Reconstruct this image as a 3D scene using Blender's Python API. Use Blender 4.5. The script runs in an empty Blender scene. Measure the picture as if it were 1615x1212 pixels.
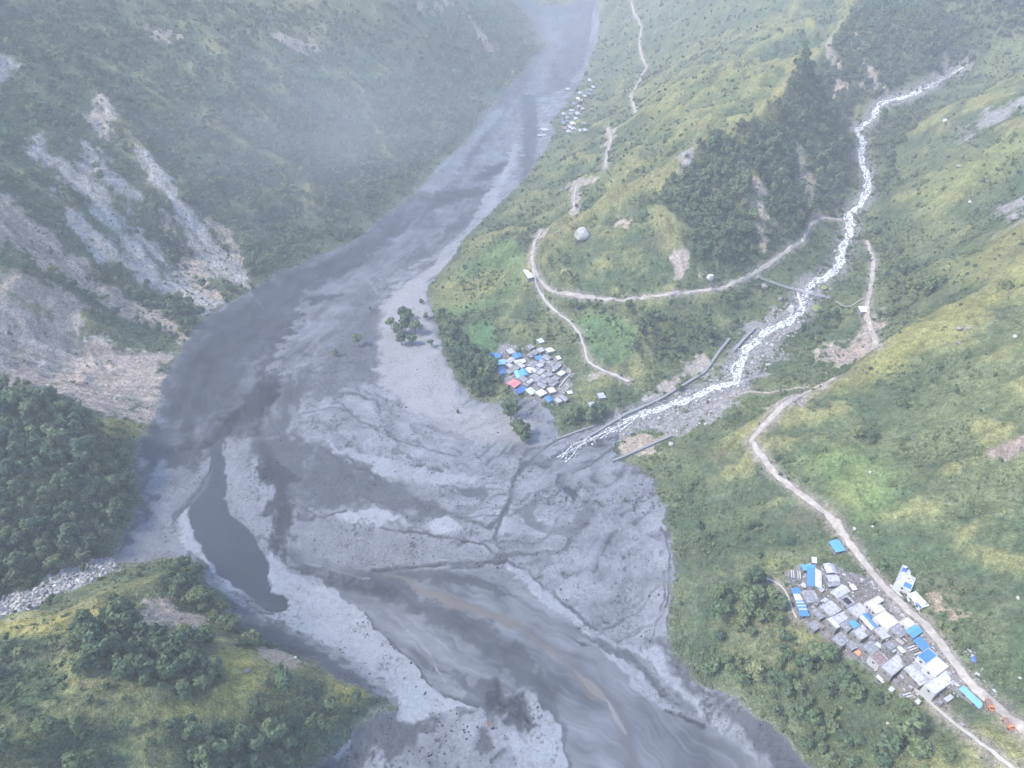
import bpy, bmesh, math, random
import numpy as np
from mathutils import Vector, Matrix, noise as mnoise

random.seed(7); rng = np.random.default_rng(7)
scene = bpy.context.scene
COL = scene.collection

# ------------------------------------------------------------------ camera
CAM_H, PITCH, FPX, IMG_W, IMG_H = 300.0, math.radians(35), 1077.0, 1615.0, 1212.0
cam_data = bpy.data.cameras.new('camera')
cam_data.sensor_width = 36.0
cam_data.lens = 36.0 * FPX / IMG_W
cam_data.clip_start = 1.0
cam_data.clip_end = 30000.0
cam = bpy.data.objects.new('camera', cam_data)
cam.location = (0, 0, CAM_H)
cam.rotation_euler = (math.pi / 2 - PITCH, 0, 0)
COL.objects.link(cam)
scene.camera = cam

# ------------------------------------------------------------------ light
HAZE_DENSITY = 0.00023
SUN_ELEV, SUN_AZ = math.radians(48), math.radians(-105)     # azimuth measured from +Y towards +X
world = bpy.data.worlds.new('World')
scene.world = world
world.use_nodes = True
wn = world.node_tree
wn.nodes.clear()
sky = wn.nodes.new('ShaderNodeTexSky')
sky.sky_type = 'NISHITA'
sky.sun_disc = False
sky.sun_elevation = SUN_ELEV
sky.sun_rotation = SUN_AZ
sky.altitude = 2000.0
sky.air_density = 1.0
sky.dust_density = 3.0
sky.ozone_density = 1.0
bg = wn.nodes.new('ShaderNodeBackground')
bg.inputs['Strength'].default_value = 0.15
wo = wn.nodes.new('ShaderNodeOutputWorld')
wn.links.new(sky.outputs['Color'], bg.inputs['Color'])
wn.links.new(bg.outputs['Background'], wo.inputs['Surface'])

sun_data = bpy.data.lights.new('sun', 'SUN')
sun_data.energy = 1.5
sun_data.angle = math.radians(10)
sun_data.color = (1.0, 0.93, 0.83)
sun = bpy.data.objects.new('sun', sun_data)
sd = Vector((math.sin(SUN_AZ) * math.cos(SUN_ELEV), math.cos(SUN_AZ) * math.cos(SUN_ELEV), math.sin(SUN_ELEV)))
sun.rotation_euler = sd.to_track_quat('Z', 'Y').to_euler()
sun.location = (0, 0, 600)
COL.objects.link(sun)

# ------------------------------------------------------------------ view and render settings
vs = scene.view_settings
vs.view_transform = 'Standard'
vs.look = 'None'
vs.exposure = 2.45
vs.gamma = 1.0
vs.use_curve_mapping = False
scene.render.engine = 'CYCLES'
cy = scene.cycles
cy.max_bounces = 4
cy.diffuse_bounces = 2
cy.glossy_bounces = 1
cy.transmission_bounces = 2
cy.volume_bounces = 0
cy.transparent_max_bounces = 4
cy.caustics_reflective = False
cy.caustics_refractive = False
cy.use_denoising = True
cy.denoising_prefilter = 'NONE'
cy.use_adaptive_sampling = True
cy.adaptive_threshold = 0.03

# ------------------------------------------------------------------ numeric helpers
_GC = np.cos(np.arange(256) * (2 * math.pi / 256)); _GS = np.sin(np.arange(256) * (2 * math.pi / 256))
def pn(x, y, seed=0):
    """gradient noise on arrays, about -1..1"""
    x = np.asarray(x, float); y = np.asarray(y, float)
    xi = np.floor(x); yi = np.floor(y)
    xf = x - xi; yf = y - yi
    xi = xi.astype(np.int32).astype(np.uint32); yi = yi.astype(np.int32).astype(np.uint32)
    u = xf * xf * xf * (xf * (xf * 6 - 15) + 10)
    v = yf * yf * yf * (yf * (yf * 6 - 15) + 10)
    sd_ = np.uint32((seed * 974711 + 12345) & 0xffffffff)
    def g(ix, iy, dx, dy):
        h = ix * np.uint32(374761393) + iy * np.uint32(668265263) + sd_
        h = (h ^ (h >> np.uint32(13))) * np.uint32(1274126177)
        h = (h ^ (h >> np.uint32(16))) & np.uint32(255)
        return _GC[h] * dx + _GS[h] * dy
    o_ = np.uint32(1)
    n00 = g(xi, yi, xf, yf); n10 = g(xi + o_, yi, xf - 1, yf)
    n01 = g(xi, yi + o_, xf, yf - 1); n11 = g(xi + o_, yi + o_, xf - 1, yf - 1)
    a = n00 + u * (n10 - n00); b = n01 + u * (n11 - n01)
    return 1.45 * (a + v * (b - a))

def fbm(x, y, seed=0, octv=4, gain=0.5):
    s = 0; a = 1; t = 0; f = 1
    for i in range(octv):
        s = s + a * pn(x * f, y * f, seed + i * 17); t += a
        a *= gain; f *= 2.03
    return s / t

def ridged(x, y, seed=0, octv=3):
    s = 0; a = 1; t = 0; f = 1
    for i in range(octv):
        s = s + a * (1 - 2 * np.abs(pn(x * f, y * f, seed + i * 31))); t += a
        a *= 0.5; f *= 2.1
    return s / t

def sstep(a, b, x):
    t = np.clip((x - a) / (b - a), 0, 1)
    return t * t * (3 - 2 * t)

CP, SP = math.cos(PITCH), math.sin(PITCH)
def rays(px, py):
    u = (np.asarray(px, float) - IMG_W / 2) / FPX
    v = (np.asarray(py, float) - IMG_H / 2) / FPX
    return u, CP - v * SP, -SP - v * CP

def px_at_z(px, py, z):
    dx, dy, dz = rays(px, py)
    t = (np.asarray(z, float) - CAM_H) / dz
    return dx * t, dy * t, z + 0 * t

# ------------------------------------------------------------------ terrain: surveyed heights (photo x, photo y, metres above the river)
SURVEY = [
 # river bed and mud plain
 (1000,1212,0),(600,1205,1),(800,1100,0),(700,950,0),(900,950,1),(1045,900,4),(1000,760,6),(900,710,6),(810,650,6),(700,650,3),
 (600,600,2),(450,600,1),(300,600,1),(350,500,1),(500,420,2),(650,330,3),(760,200,5),(850,100,8),(880,0,12),(330,760,1),(250,700,2),
 (400,900,0),(450,1000,1),(560,1060,1),(1240,1195,2),(1130,1085,2),(640,480,2),(700,400,3),(800,300,4),(860,230,5),(915,110,8),(700,800,2),(800,880,2),(930,850,5),(560,760,1),
 (250,830,3),(210,870,5),(470,1020,1),(540,1195,1),(1060,1010,3),
 # scarred slope and side valley, left
 (100,560,25),(0,530,48),(180,590,12),(0,600,40),(60,612,36),(150,640,22),(0,480,65),(0,400,85),(0,300,110),(0,200,140),(0,100,178),(0,0,218),
 (200,450,32),(200,300,85),(200,150,140),(200,0,205),(400,355,38),(400,200,98),(400,50,165),(400,0,188),(560,250,42),(600,100,100),(600,0,165),
 (750,100,46),(750,0,108),(830,0,55),(110,380,68),(300,430,22),(300,230,98),
 # wooded knoll between scar and left stream
 (0,625,58),(0,720,45),(0,840,28),(0,955,18),(80,780,33),(80,660,46),(150,720,26),(200,760,10),(100,915,14),(150,860,14),(180,885,8),
 # spur bottom left
 (150,945,38),(250,915,24),(300,900,12),(200,1000,45),(300,1000,34),(350,1060,37),(550,1090,10),(430,1025,20),(0,1100,65),(0,1200,72),(100,1200,62),(300,1200,42),(470,1190,14),(0,990,46),
 (450,1100,26),(330,940,9),
 # right bank below the big village
 (1390,1000,38),(1330,930,37),(1450,1060,42),(1250,950,28),(1150,800,22),(1600,1130,52),(1500,1080,46),(1300,1155,11),(1400,1200,30),(1615,1212,52),(1200,1050,18),(1120,950,12),(1500,1170,40),
 (1330,840,44),(1240,745,45),(1180,690,42),(1150,760,29),(1100,740,16),(1060,720,13),(1060,800,9),(1150,900,18),(1250,850,34),
 (1430,900,46),(1500,750,73),(1615,650,100),(1615,900,70),(1550,1000,52),(1420,800,58),(1350,700,60),
 # spur crest right of the side stream
 (1330,602,62),(1230,642,50),(1400,542,80),(1450,502,92),(1540,462,106),(1615,402,120),(1500,600,88),(1615,530,113),(1300,660,58),
 # side stream
 (1000,660,10),(940,690,7),(1100,620,17),(1060,690,13),(1180,560,22),(1270,470,31),(1320,400,38),(1340,340,45),(1368,270,57),(1350,200,70),(1352,232,64),(1320,260,72),(1420,155,92),(1500,110,112),(1600,62,134),
 (1385,540,52),(1375,450,42),(1370,385,44),(1330,540,42),(1250,570,30),(1170,650,28),(1290,610,43),(1220,615,38),
 # slope right of the stream
 (1450,300,80),(1600,300,110),(1600,200,130),(1600,130,138),(1450,200,98),(1500,400,80),(1430,480,64),(1600,360,112),(1530,160,112),
 # ridge between river and stream
 (820,590,10),(740,620,6),(690,500,5),(880,630,11),(900,500,23),(1000,560,19),(1000,470,37),(860,455,33),(840,400,48),(900,330,70),(1000,280,90),(1080,240,110),
 (1100,520,24),(1120,455,38),(1180,500,27),(1050,600,15),(780,520,12),(740,430,20),(760,370,24),
 (1180,190,128),(1240,140,143),(1280,95,160),(1340,30,171),(1345,0,184),
 (1200,425,42),(1280,350,50),(1200,300,88),(1300,250,84),(1280,170,126),(1350,120,113),(1450,50,160),(1550,20,180),(1100,380,66),(1000,390,62),
 (1100,100,120),(1200,50,149),(1000,150,66),(1000,50,78),(1100,0,138),(1250,0,169),(905,180,14),(950,230,50),(900,280,44),(1000,220,80),(940,150,24),(950,60,22),(830,340,22),
]
OUTER = [(-700,200,170),(-420,150,120),(-400,60,140),(-700,600,300),(-800,1000,380),(-600,1400,420),(-300,1900,330),(-150,2400,260),(-400,2600,480),
 (250,3100,25),(330,3900,60),(-100,3300,330),(-200,4200,560),(-900,2000,640),(-1400,800,640),(-1500,3000,900),(0,5200,520),
 (420,2300,210),(600,1800,300),(700,1500,320),(560,2800,290),(900,2400,620),(800,3600,620),(1300,1900,420),(1500,2600,800),(650,4600,560),
 (1000,1500,190),(700,1400,235),(1200,1400,330),(1500,1800,380),(900,900,300),(800,600,270),(600,450,215),(480,330,185),(450,150,150),(330,80,100),(260,30,75),(700,0,220),
 (100,80,0),(0,60,0),(-60,60,6),(200,60,36),(-160,60,70),(1500,600,520),(1600,0,480),(-1600,0,480)]
_sx, _sy, _sz = px_at_z(*(np.array(SURVEY, float).T))
_P = np.array(list(zip(_sx, _sy, _sz)) + OUTER, float)
def _k(d2):
    return 0.5 * d2 * np.log(d2 + 1e-9)
_SC = 300.0
_q = _P[:, :2] / _SC
_n = len(_q)
_K = _k(((_q[:, None, :] - _q[None, :, :]) ** 2).sum(-1)) + np.eye(_n) * 0.0012
_A = np.zeros((_n + 3, _n + 3))
_A[:_n, :_n] = _K
_A[:_n, _n] = 1; _A[:_n, _n + 1:] = _q
_A[_n, :_n] = 1; _A[_n + 1:, :_n] = _q.T
_w = np.linalg.solve(_A, np.concatenate([_P[:, 2], np.zeros(3)]))
def tps(x, y):
    x = np.ravel(x) / _SC; y = np.ravel(y) / _SC
    out = np.empty_like(x)
    for i in range(0, len(x), 40000):
        xs = x[i:i + 40000]; ys = y[i:i + 40000]
        d2 = (xs[:, None] - _q[None, :, 0]) ** 2 + (ys[:, None] - _q[None, :, 1]) ** 2
        out[i:i + 40000] = _k(d2) @ _w[:_n] + _w[_n] + _w[_n + 1] * xs + _w[_n + 2] * ys
    return out

# regular survey grids that the rest samples from: fine near, coarse far
class Grid:
    def __init__(self, x0, x1, y0, y1, step):
        self.x0, self.y0, self.s = x0, y0, step
        self.nx = int((x1 - x0) / step) + 1; self.ny = int((y1 - y0) / step) + 1
        self.X, self.Y = np.meshgrid(x0 + step * np.arange(self.nx), y0 + step * np.arange(self.ny))
    def samp(self, A, x, y):
        fx = np.clip((np.asarray(x, float) - self.x0) / self.s, 0, self.nx - 1.001)
        fy = np.clip((np.asarray(y, float) - self.y0) / self.s, 0, self.ny - 1.001)
        ix = fx.astype(int); iy = fy.astype(int); fx = fx - ix; fy = fy - iy
        return (A[iy, ix] * (1 - fx) * (1 - fy) + A[iy, ix + 1] * fx * (1 - fy) + A[iy + 1, ix] * (1 - fx) * fy + A[iy + 1, ix + 1] * fx * fy)
    def inside(self, x, y):
        return (x > self.x0) & (x < self.x0 + self.s * (self.nx - 1)) & (y > self.y0) & (y < self.y0 + self.s * (self.ny - 1))
G = Grid(-2000, 2000, 20, 5200, 14)
GB = tps(G.X, G.Y).reshape(G.X.shape)
GF = Grid(-600, 700, 40, 1300, 5)
GFB = tps(GF.X, GF.Y).reshape(GF.X.shape)
def base(x, y):
    a = G.samp(GB, x, y)
    b = GF.samp(GFB, x, y)
    e = np.minimum(np.minimum(x + 600, 700 - x), np.minimum(y - 40, 1300 - y))
    w = sstep(0, 60, e)
    return a * (1 - w) + b * w

def hit(px, py, zf):
    """where sight lines of the survey photo meet the height function zf"""
    dx, dy, dz = rays(px, py)
    dx, dy, dz = [np.atleast_1d(a) for a in (dx, dy, dz)]
    t = np.full(dx.shape, 120.0); prev = t.copy(); done = np.zeros(dx.shape, bool)
    for _ in range(900):
        z = CAM_H + dz * t
        g = zf(dx * t, dy * t)
        below = (z < g) & ~done
        done |= below
        if done.all(): break
        prev = np.where(done, prev, t)
        t = np.where(done, t, t + np.maximum(0.8, (z - g) * 0.35))
        t = np.minimum(t, 5200)
    lo, hi = prev, t
    for _ in range(18):
        m = (lo + hi) / 2
        b = CAM_H + dz * m < zf(dx * m, dy * m)
        hi = np.where(b, m, hi); lo = np.where(b, lo, m)
    return dx * hi, dy * hi

def pip(poly, x, y):
    """signed distance (positive inside) of points to a world polygon"""
    poly = np.asarray(poly, float)
    ins = np.zeros(x.shape, bool); d2 = np.full(x.shape, 1e18)
    n = len(poly)
    for i in range(n):
        ax, ay = poly[i]; bx, by = poly[(i + 1) % n]
        c = ((ay > y) != (by > y)) & (x < (bx - ax) * (y - ay) / ((by - ay) if by != ay else 1e-9) + ax)
        ins ^= c
        ex, ey = bx - ax, by - ay
        t = np.clip(((x - ax) * ex + (y - ay) * ey) / (ex * ex + ey * ey + 1e-9), 0, 1)
        d2 = np.minimum(d2, (x - ax - t * ex) ** 2 + (y - ay - t * ey) ** 2)
    d = np.sqrt(d2)
    return np.where(ins, d, -d)
def sdist(poly, x, y, far=60.0):
    poly = np.asarray(poly, float)
    out = np.full(x.shape, -far)
    lo = poly.min(0) - far; hi = poly.max(0) + far
    m = (x > lo[0]) & (x < hi[0]) & (y > lo[1]) & (y < hi[1])
    if m.any():
        out[m] = np.maximum(pip(poly, x[m], y[m]), -far)
    return out
def linenear(pts, x, y, far=40.0):
    """distance to a polyline, looked up only near each leg"""
    pts = np.asarray(pts, float); out = np.full(x.shape, far)
    for i in range(0, len(pts) - 1, 6):
        p = pts[i:i + 7]
        lo = p.min(0) - far; hi = p.max(0) + far
        m = np.where((x > lo[0]) & (x < hi[0]) & (y > lo[1]) & (y < hi[1]))[0]
        if len(m):
            out[m] = np.minimum(out[m], linedist(p, x[m], y[m])[0])
    return out
def linedist(pts, x, y):
    """distance to a polyline and the length along it"""
    pts = np.asarray(pts, float)
    d2 = np.full(x.shape, 1e18); s = np.zeros(x.shape); sg = np.zeros(x.shape)
    acc = 0.0
    for i in range(len(pts) - 1):
        ax, ay = pts[i]; ex, ey = pts[i + 1] - pts[i]
        L = math.hypot(ex, ey)
        t = np.clip(((x - ax) * ex + (y - ay) * ey) / (L * L + 1e-9), 0, 1)
        q = (x - ax - t * ex) ** 2 + (y - ay - t * ey) ** 2
        m = q < d2
        d2 = np.where(m, q, d2); s = np.where(m, acc + t * L, s)
        sg = np.where(m, np.sign(ex * (y - ay) - ey * (x - ax)), sg)
        acc += L
    return np.sqrt(d2), s, sg
# ------------------------------------------------------------------ map of the ground cover (outlines surveyed on the photo, laid onto the terrain)
MUD = [(800,-12),(835,30),(865,70),(840,95),(790,150),(760,185),(735,225),(690,265),(650,310),(600,345),(570,372),(545,388),(500,405),(440,430),(395,460),(350,485),(315,510),(290,545),(262,590),(250,640),(244,658),
 (222,690),(214,740),(226,790),(196,850),(180,888),(240,884),(290,878),(322,895),(330,925),(362,940),(362,965),(390,990),(420,1012),(470,1030),(520,1060),(570,1084),(605,1100),(625,1118),(570,1148),(525,1180),(480,1225),
 (1300,1225),(1240,1162),(1200,1140),(1140,1090),(1090,1070),(1065,1040),(1050,1010),(1055,960),(1065,900),(1055,850),(1045,800),(1030,760),(1005,738),(972,728),(966,708),(975,685),(930,680),(880,690),(868,655),
 (850,632),(800,628),(775,640),(740,625),(720,600),(700,560),(690,520),(680,490),(672,455),(692,430),(716,405),(726,382),(762,346),(800,310),(830,280),(858,240),(874,210),(868,192),(893,165),(920,120),(935,80),(945,40),(940,-12)]
WATER = [[(800,-12),(835,30),(865,70),(840,95),(790,150),(760,185),(735,225),(690,265),(650,310),(600,345),(570,372),(545,388),(500,405),(440,430),(395,460),(350,485),(315,510),(290,545),(262,590),(250,640),(262,690),(300,722),(330,705),(341,696),(352,690),(400,690),(440,690),(468,660),(476,620),(514,549),(540,505),(570,465),(600,440),(645,420),(690,400),(735,362),(765,310),(800,240),(830,160),(890,140),(925,90),(940,-12)],
 [(341,696),(350,690),(351,718),(358,738),(358,759),(356,781),(360,803),(369,816),(386,829),(402,844),(409,865),(422,880),(425,897),(424,922),(429,932),(443,937),(451,944),(460,954),(448,963),(429,965),(406,954),(386,934),(364,924),(344,902),(325,882),(317,860),(311,852),(301,833),(301,802),(304,787),(315,774),(328,751),(333,735),(330,707)],
 [(453,880),(486,900),(523,927),(555,949),(577,966),(602,999),(637,1031),(666,1063),(680,1078),(693,1096),(755,1115),(790,1100),(815,1085),(848,1100),(876,1135),(890,1225),(1225,1225),(1170,1180),(1110,1140),(1051,1125),(1009,1090),(972,1043),(942,1018),(900,985),(868,960),(816,930),(760,900),(700,900),(620,900),(560,898),(500,878),(455,858)]]
# tone of the mud: (value 0 wet dark .. 1 dry pale, edge softness m, warp m, outline)
TONES = [
 (.52,6,3,WATER[0]),
 (.36,8,4,[(330,520),(420,450),(560,392),(650,345),(640,380),(520,450),(400,530),(330,600),(290,650),(262,640),(280,580)]),
 (.66,10,5,[(470,470),(560,420),(680,340),(760,240),(810,160),(850,100),(870,40),(890,60),(850,150),(800,240),(730,340),(640,410),(560,480),(500,550),(440,620),(420,590)]),
 (.74,4,3,[(690,265),(650,310),(666,302),(697,302),(720,275),(760,215),(800,165),(770,180),(735,225)]),
 (.30,6,4,[(660,330),(700,300),(760,295),(765,305),(720,318),(680,332)]),
 (.30,5,4,[(745,285),(770,262),(800,255),(795,268),(765,285)]),
 (.42,6,4,[(822,150),(845,150),(850,200),(838,280),(822,290),(826,220)]),
 (.92,3,3,[(810,229),(820,229),(812,260),(805,275),(790,300),(770,330),(758,340),(763,313),(796,269)]),
 (.9,3,2,[(684,417),(733,368),(763,313),(783,308),(788,333),(766,348),(728,380),(718,405),(697,425),(670,445)]),
 (.9,4,4,[(722,400),(697,425),(670,445),(672,487),(690,549),(720,606),(722,638),(660,643),(623,630),(598,598),(596,549),(603,477),(635,450),(697,412)]),
 (.10,13,6,[(430,585),(446,600),(436,630),(410,658),(380,670),(362,690),(335,705),(310,718),(298,705),(320,690),(345,668),(372,640),(402,612)]),
 (.28,14,7,[(300,560),(360,520),(420,500),(440,510),(400,560),(370,610),(340,650),(300,690),(270,680),(266,630)]),
 (.16,10,6,[(432,520),(470,490),(482,496),(450,530),(432,560),(420,600),(408,600),(420,550)]),
 (.3,4,4,[(480,470),(540,462),(535,470),(490,482)]),
 (.56,9,6,[(476,620),(514,549),(540,505),(570,465),(600,440),(606,470),(598,549),(598,598),(560,610),(500,640)]),
 (.18,1.0,0.6,WATER[1]),
 (1.0,1.0,1.2,[(301,789),(282,807),(272,837),(278,850),(293,865),(325,892),(345,912),(364,930),(386,938),(364,924),(344,902),(325,882),(317,860),(311,852),(301,833),(301,802)]),
 (.78,2,2.5,[(360,692),(389,699),(391,733),(414,759),(427,777),(430,816),(424,850),(410,846),(386,829),(369,816),(358,785),(359,750),(352,720)]),
 (.12,9,5,[(401,729),(441,724),(469,744),(460,770),(451,798),(462,832),(444,846),(434,840),(430,789),(419,755)]),
 (.38,12,6,[(395,690),(440,690),(480,690),(500,720),(496,760),(470,780),(468,744),(440,722),(402,726)]),
 (.97,1.5,1.5,[(429,865),(438,867),(453,880),(486,900),(523,927),(555,949),(577,966),(602,999),(637,1031),(666,1063),(680,1078),(693,1096),(755,1115),(708,1121),(678,1138),(643,1168),(623,1133),(623,1099),(599,1062),(572,1048),(540,1033),(503,1011),(478,1004),(453,989),(419,969),(448,963),(460,954),(443,937),(429,932),(425,900)]),
 (.64,1.2,1.2,WATER[2]),
 (.44,5,3,[(560,902),(640,915),(680,949),(754,979),(819,1021),(853,1071),(878,1115),(895,1160),(905,1225),(885,1225),(870,1150),(840,1095),(800,1050),(740,1010),(660,970),(590,930)]),
 (.42,3,2,[(600,905),(700,903),(800,905),(860,940),(830,945),(740,925),(650,915)]),
 (.66,2,2,[(700,902),(760,898),(800,892),(840,912),(900,960),(942,998),(1002,1021),(1040,1040),(1080,1083),(1110,1140),(1080,1135),(1030,1090),(980,1045),(930,1015),(870,980),(816,940),(760,910)]),
 (.92,1.5,1.5,[(799,890),(833,905),(886,952),(940,996),(1002,1021),(1040,1030),(1060,1060),(1095,1100),(1115,1140),(1080,1100),(1030,1045),(960,1012),(900,980),(850,945),(820,920)]),
 (.5,2,2,[(905,990),(947,1005),(1000,1035),(1040,1070),(1060,1105),(1030,1085),(1000,1050),(960,1030)]),
 (.9,1.2,1.5,[(942,1018),(972,1043),(1007,1090),(1051,1122),(1076,1135),(1060,1118),(1027,1083),(985,1040)]),
 (.22,1,1,[(895,1006),(920,1014),(940,1020),(918,1019)]),
 (.93,1.5,1.5,[(814,1083),(848,1100),(876,1135),(885,1160),(893,1225),(815,1225),(800,1160),(830,1130),(850,1118),(826,1100)]),
 (.08,9,4,[(754,1078),(784,1085),(838,1117),(845,1142),(829,1147),(779,1122),(759,1108)]),
 (.45,4,4,[(700,1060),(760,1075),(775,1110),(740,1108),(700,1090)]),
 (.45,2,2,[(757,1145),(772,1150),(778,1180),(760,1198),(745,1185),(748,1165)]),
 (.42,4,4,[(600,1150),(700,1130),(690,1150),(620,1185),(560,1205),(540,1200)]),
 (.72,1.5,2,[(464,819),(492,819),(570,830),(626,841),(737,860),(790,885),(681,880),(626,897),(589,897),(542,889),(496,873),(464,841)]),
 (.48,6,4,[(500,700),(589,748),(626,765),(672,787),(719,811),(681,815),(626,804),(570,797),(514,804),(477,793),(496,756)]),
 (.97,1,1.5,[(529,813),(570,804),(607,806),(633,815),(598,830),(544,823)]),
 (1.0,1,1,[(670,826),(700,815),(730,826),(733,836),(691,841)]),
 (.92,2,3,[(480,672),(520,700),(600,720),(700,745),(790,755),(700,762),(640,758),(590,742),(530,712)]),
 (.5,1.5,1.5,[(706,767),(737,768),(765,768),(772,779),(761,794),(733,781)]),
 (.6,2,2,[(862,868),(875,891),(854,902),(828,891)]),
 (.32,1,1,[(886,768),(900,766),(914,781),(905,788),(893,782)]),
 (.58,3,2.5,[(915,800),(932,796),(926,822),(905,842),(880,842),(905,828)]),
 (.42,5,3,[(1028,1000),(1051,1017),(1073,1049),(1108,1079),(1170,1114),(1200,1140),(1239,1158),(1300,1225),(1225,1225),(1180,1160),(1130,1110),(1095,1086),(1060,1050),(1035,1020)]),
 (.72,4,4,[(222,690),(290,745),(330,735),(300,789),(272,837),(290,880),(180,892),(196,850),(226,790),(214,740)]),
 (.34,5,4,[(222,680),(250,670),(300,722),(318,735),(290,742),(250,720),(240,760),(238,800),(205,850),(190,880),(180,888),(196,850),(226,790),(212,740)]),
 (.46,1,1,[(300,789),(330,745),(334,750),(318,785),(285,812),(270,830),(276,806)]),
 (.5,5,4,[(362,945),(390,965),(450,1000),(500,1020),(560,1060),(620,1110),(600,1112),(560,1085),(500,1050),(420,1015),(380,985)]),
 (.42,5,4,[(625,1118),(570,1148),(525,1180),(480,1225),(560,1225),(600,1190),(640,1150)]),
]
# mud seams (wet channels, pale threads, bank shade painted as tone): (tone, half width m, softness, line)
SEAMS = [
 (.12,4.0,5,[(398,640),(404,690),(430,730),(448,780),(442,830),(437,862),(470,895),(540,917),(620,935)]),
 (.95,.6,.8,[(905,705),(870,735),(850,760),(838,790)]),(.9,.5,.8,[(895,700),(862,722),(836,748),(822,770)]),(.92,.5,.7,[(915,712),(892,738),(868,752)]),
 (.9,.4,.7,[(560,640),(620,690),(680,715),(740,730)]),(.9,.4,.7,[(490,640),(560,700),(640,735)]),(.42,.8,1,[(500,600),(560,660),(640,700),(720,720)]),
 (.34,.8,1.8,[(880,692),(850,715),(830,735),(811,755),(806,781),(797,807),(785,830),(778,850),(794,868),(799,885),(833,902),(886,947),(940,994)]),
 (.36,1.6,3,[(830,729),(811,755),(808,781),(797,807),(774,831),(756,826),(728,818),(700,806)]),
 (.14,1.6,1.6,[(589,899),(640,896),(700,890),(760,887),(797,885)]),  # shade under the bank of the pale lobe, painted into the mud tone
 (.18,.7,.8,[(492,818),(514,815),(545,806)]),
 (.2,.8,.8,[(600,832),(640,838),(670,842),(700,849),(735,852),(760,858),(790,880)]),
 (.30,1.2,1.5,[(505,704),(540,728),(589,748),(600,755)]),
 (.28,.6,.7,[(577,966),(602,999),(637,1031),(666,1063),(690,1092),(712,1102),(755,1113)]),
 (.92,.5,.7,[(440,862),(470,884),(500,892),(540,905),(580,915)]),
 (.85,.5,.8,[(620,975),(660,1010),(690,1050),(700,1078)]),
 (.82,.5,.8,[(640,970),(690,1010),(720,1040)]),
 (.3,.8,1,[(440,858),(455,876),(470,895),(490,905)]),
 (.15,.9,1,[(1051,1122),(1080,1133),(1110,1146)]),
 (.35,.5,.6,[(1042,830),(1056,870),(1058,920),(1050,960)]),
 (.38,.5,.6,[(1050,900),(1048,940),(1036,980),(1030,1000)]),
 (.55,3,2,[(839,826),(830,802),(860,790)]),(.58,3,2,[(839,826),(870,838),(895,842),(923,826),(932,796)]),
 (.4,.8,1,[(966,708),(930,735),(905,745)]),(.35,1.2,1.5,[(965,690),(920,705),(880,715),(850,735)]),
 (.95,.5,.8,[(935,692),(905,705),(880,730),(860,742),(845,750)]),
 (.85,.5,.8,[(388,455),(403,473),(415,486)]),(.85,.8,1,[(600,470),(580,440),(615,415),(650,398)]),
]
BROWN = [(600,903),(640,915),(680,929),(739,952),(799,969),(819,986),(868,1021),(903,1058),(942,1083),(960,1108),(945,1104),(928,1100),(910,1075),(883,1043),(838,1009),(809,991),(749,971),(710,957),(680,942),(640,922)]
BROWN2 = [(816,984),(903,1038),(952,1083),(982,1108),(1000,1160),(1012,1225),(985,1225),(975,1160),(960,1110),(915,1066),(868,1024)]
PINK = [(722,400),(697,425),(670,445),(672,487),(690,549),(720,606),(725,640),(800,650),(840,650),(830,700),(760,700),(660,655),(623,630),(598,598),(596,549),(603,477),(635,450),(697,412)]
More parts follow.
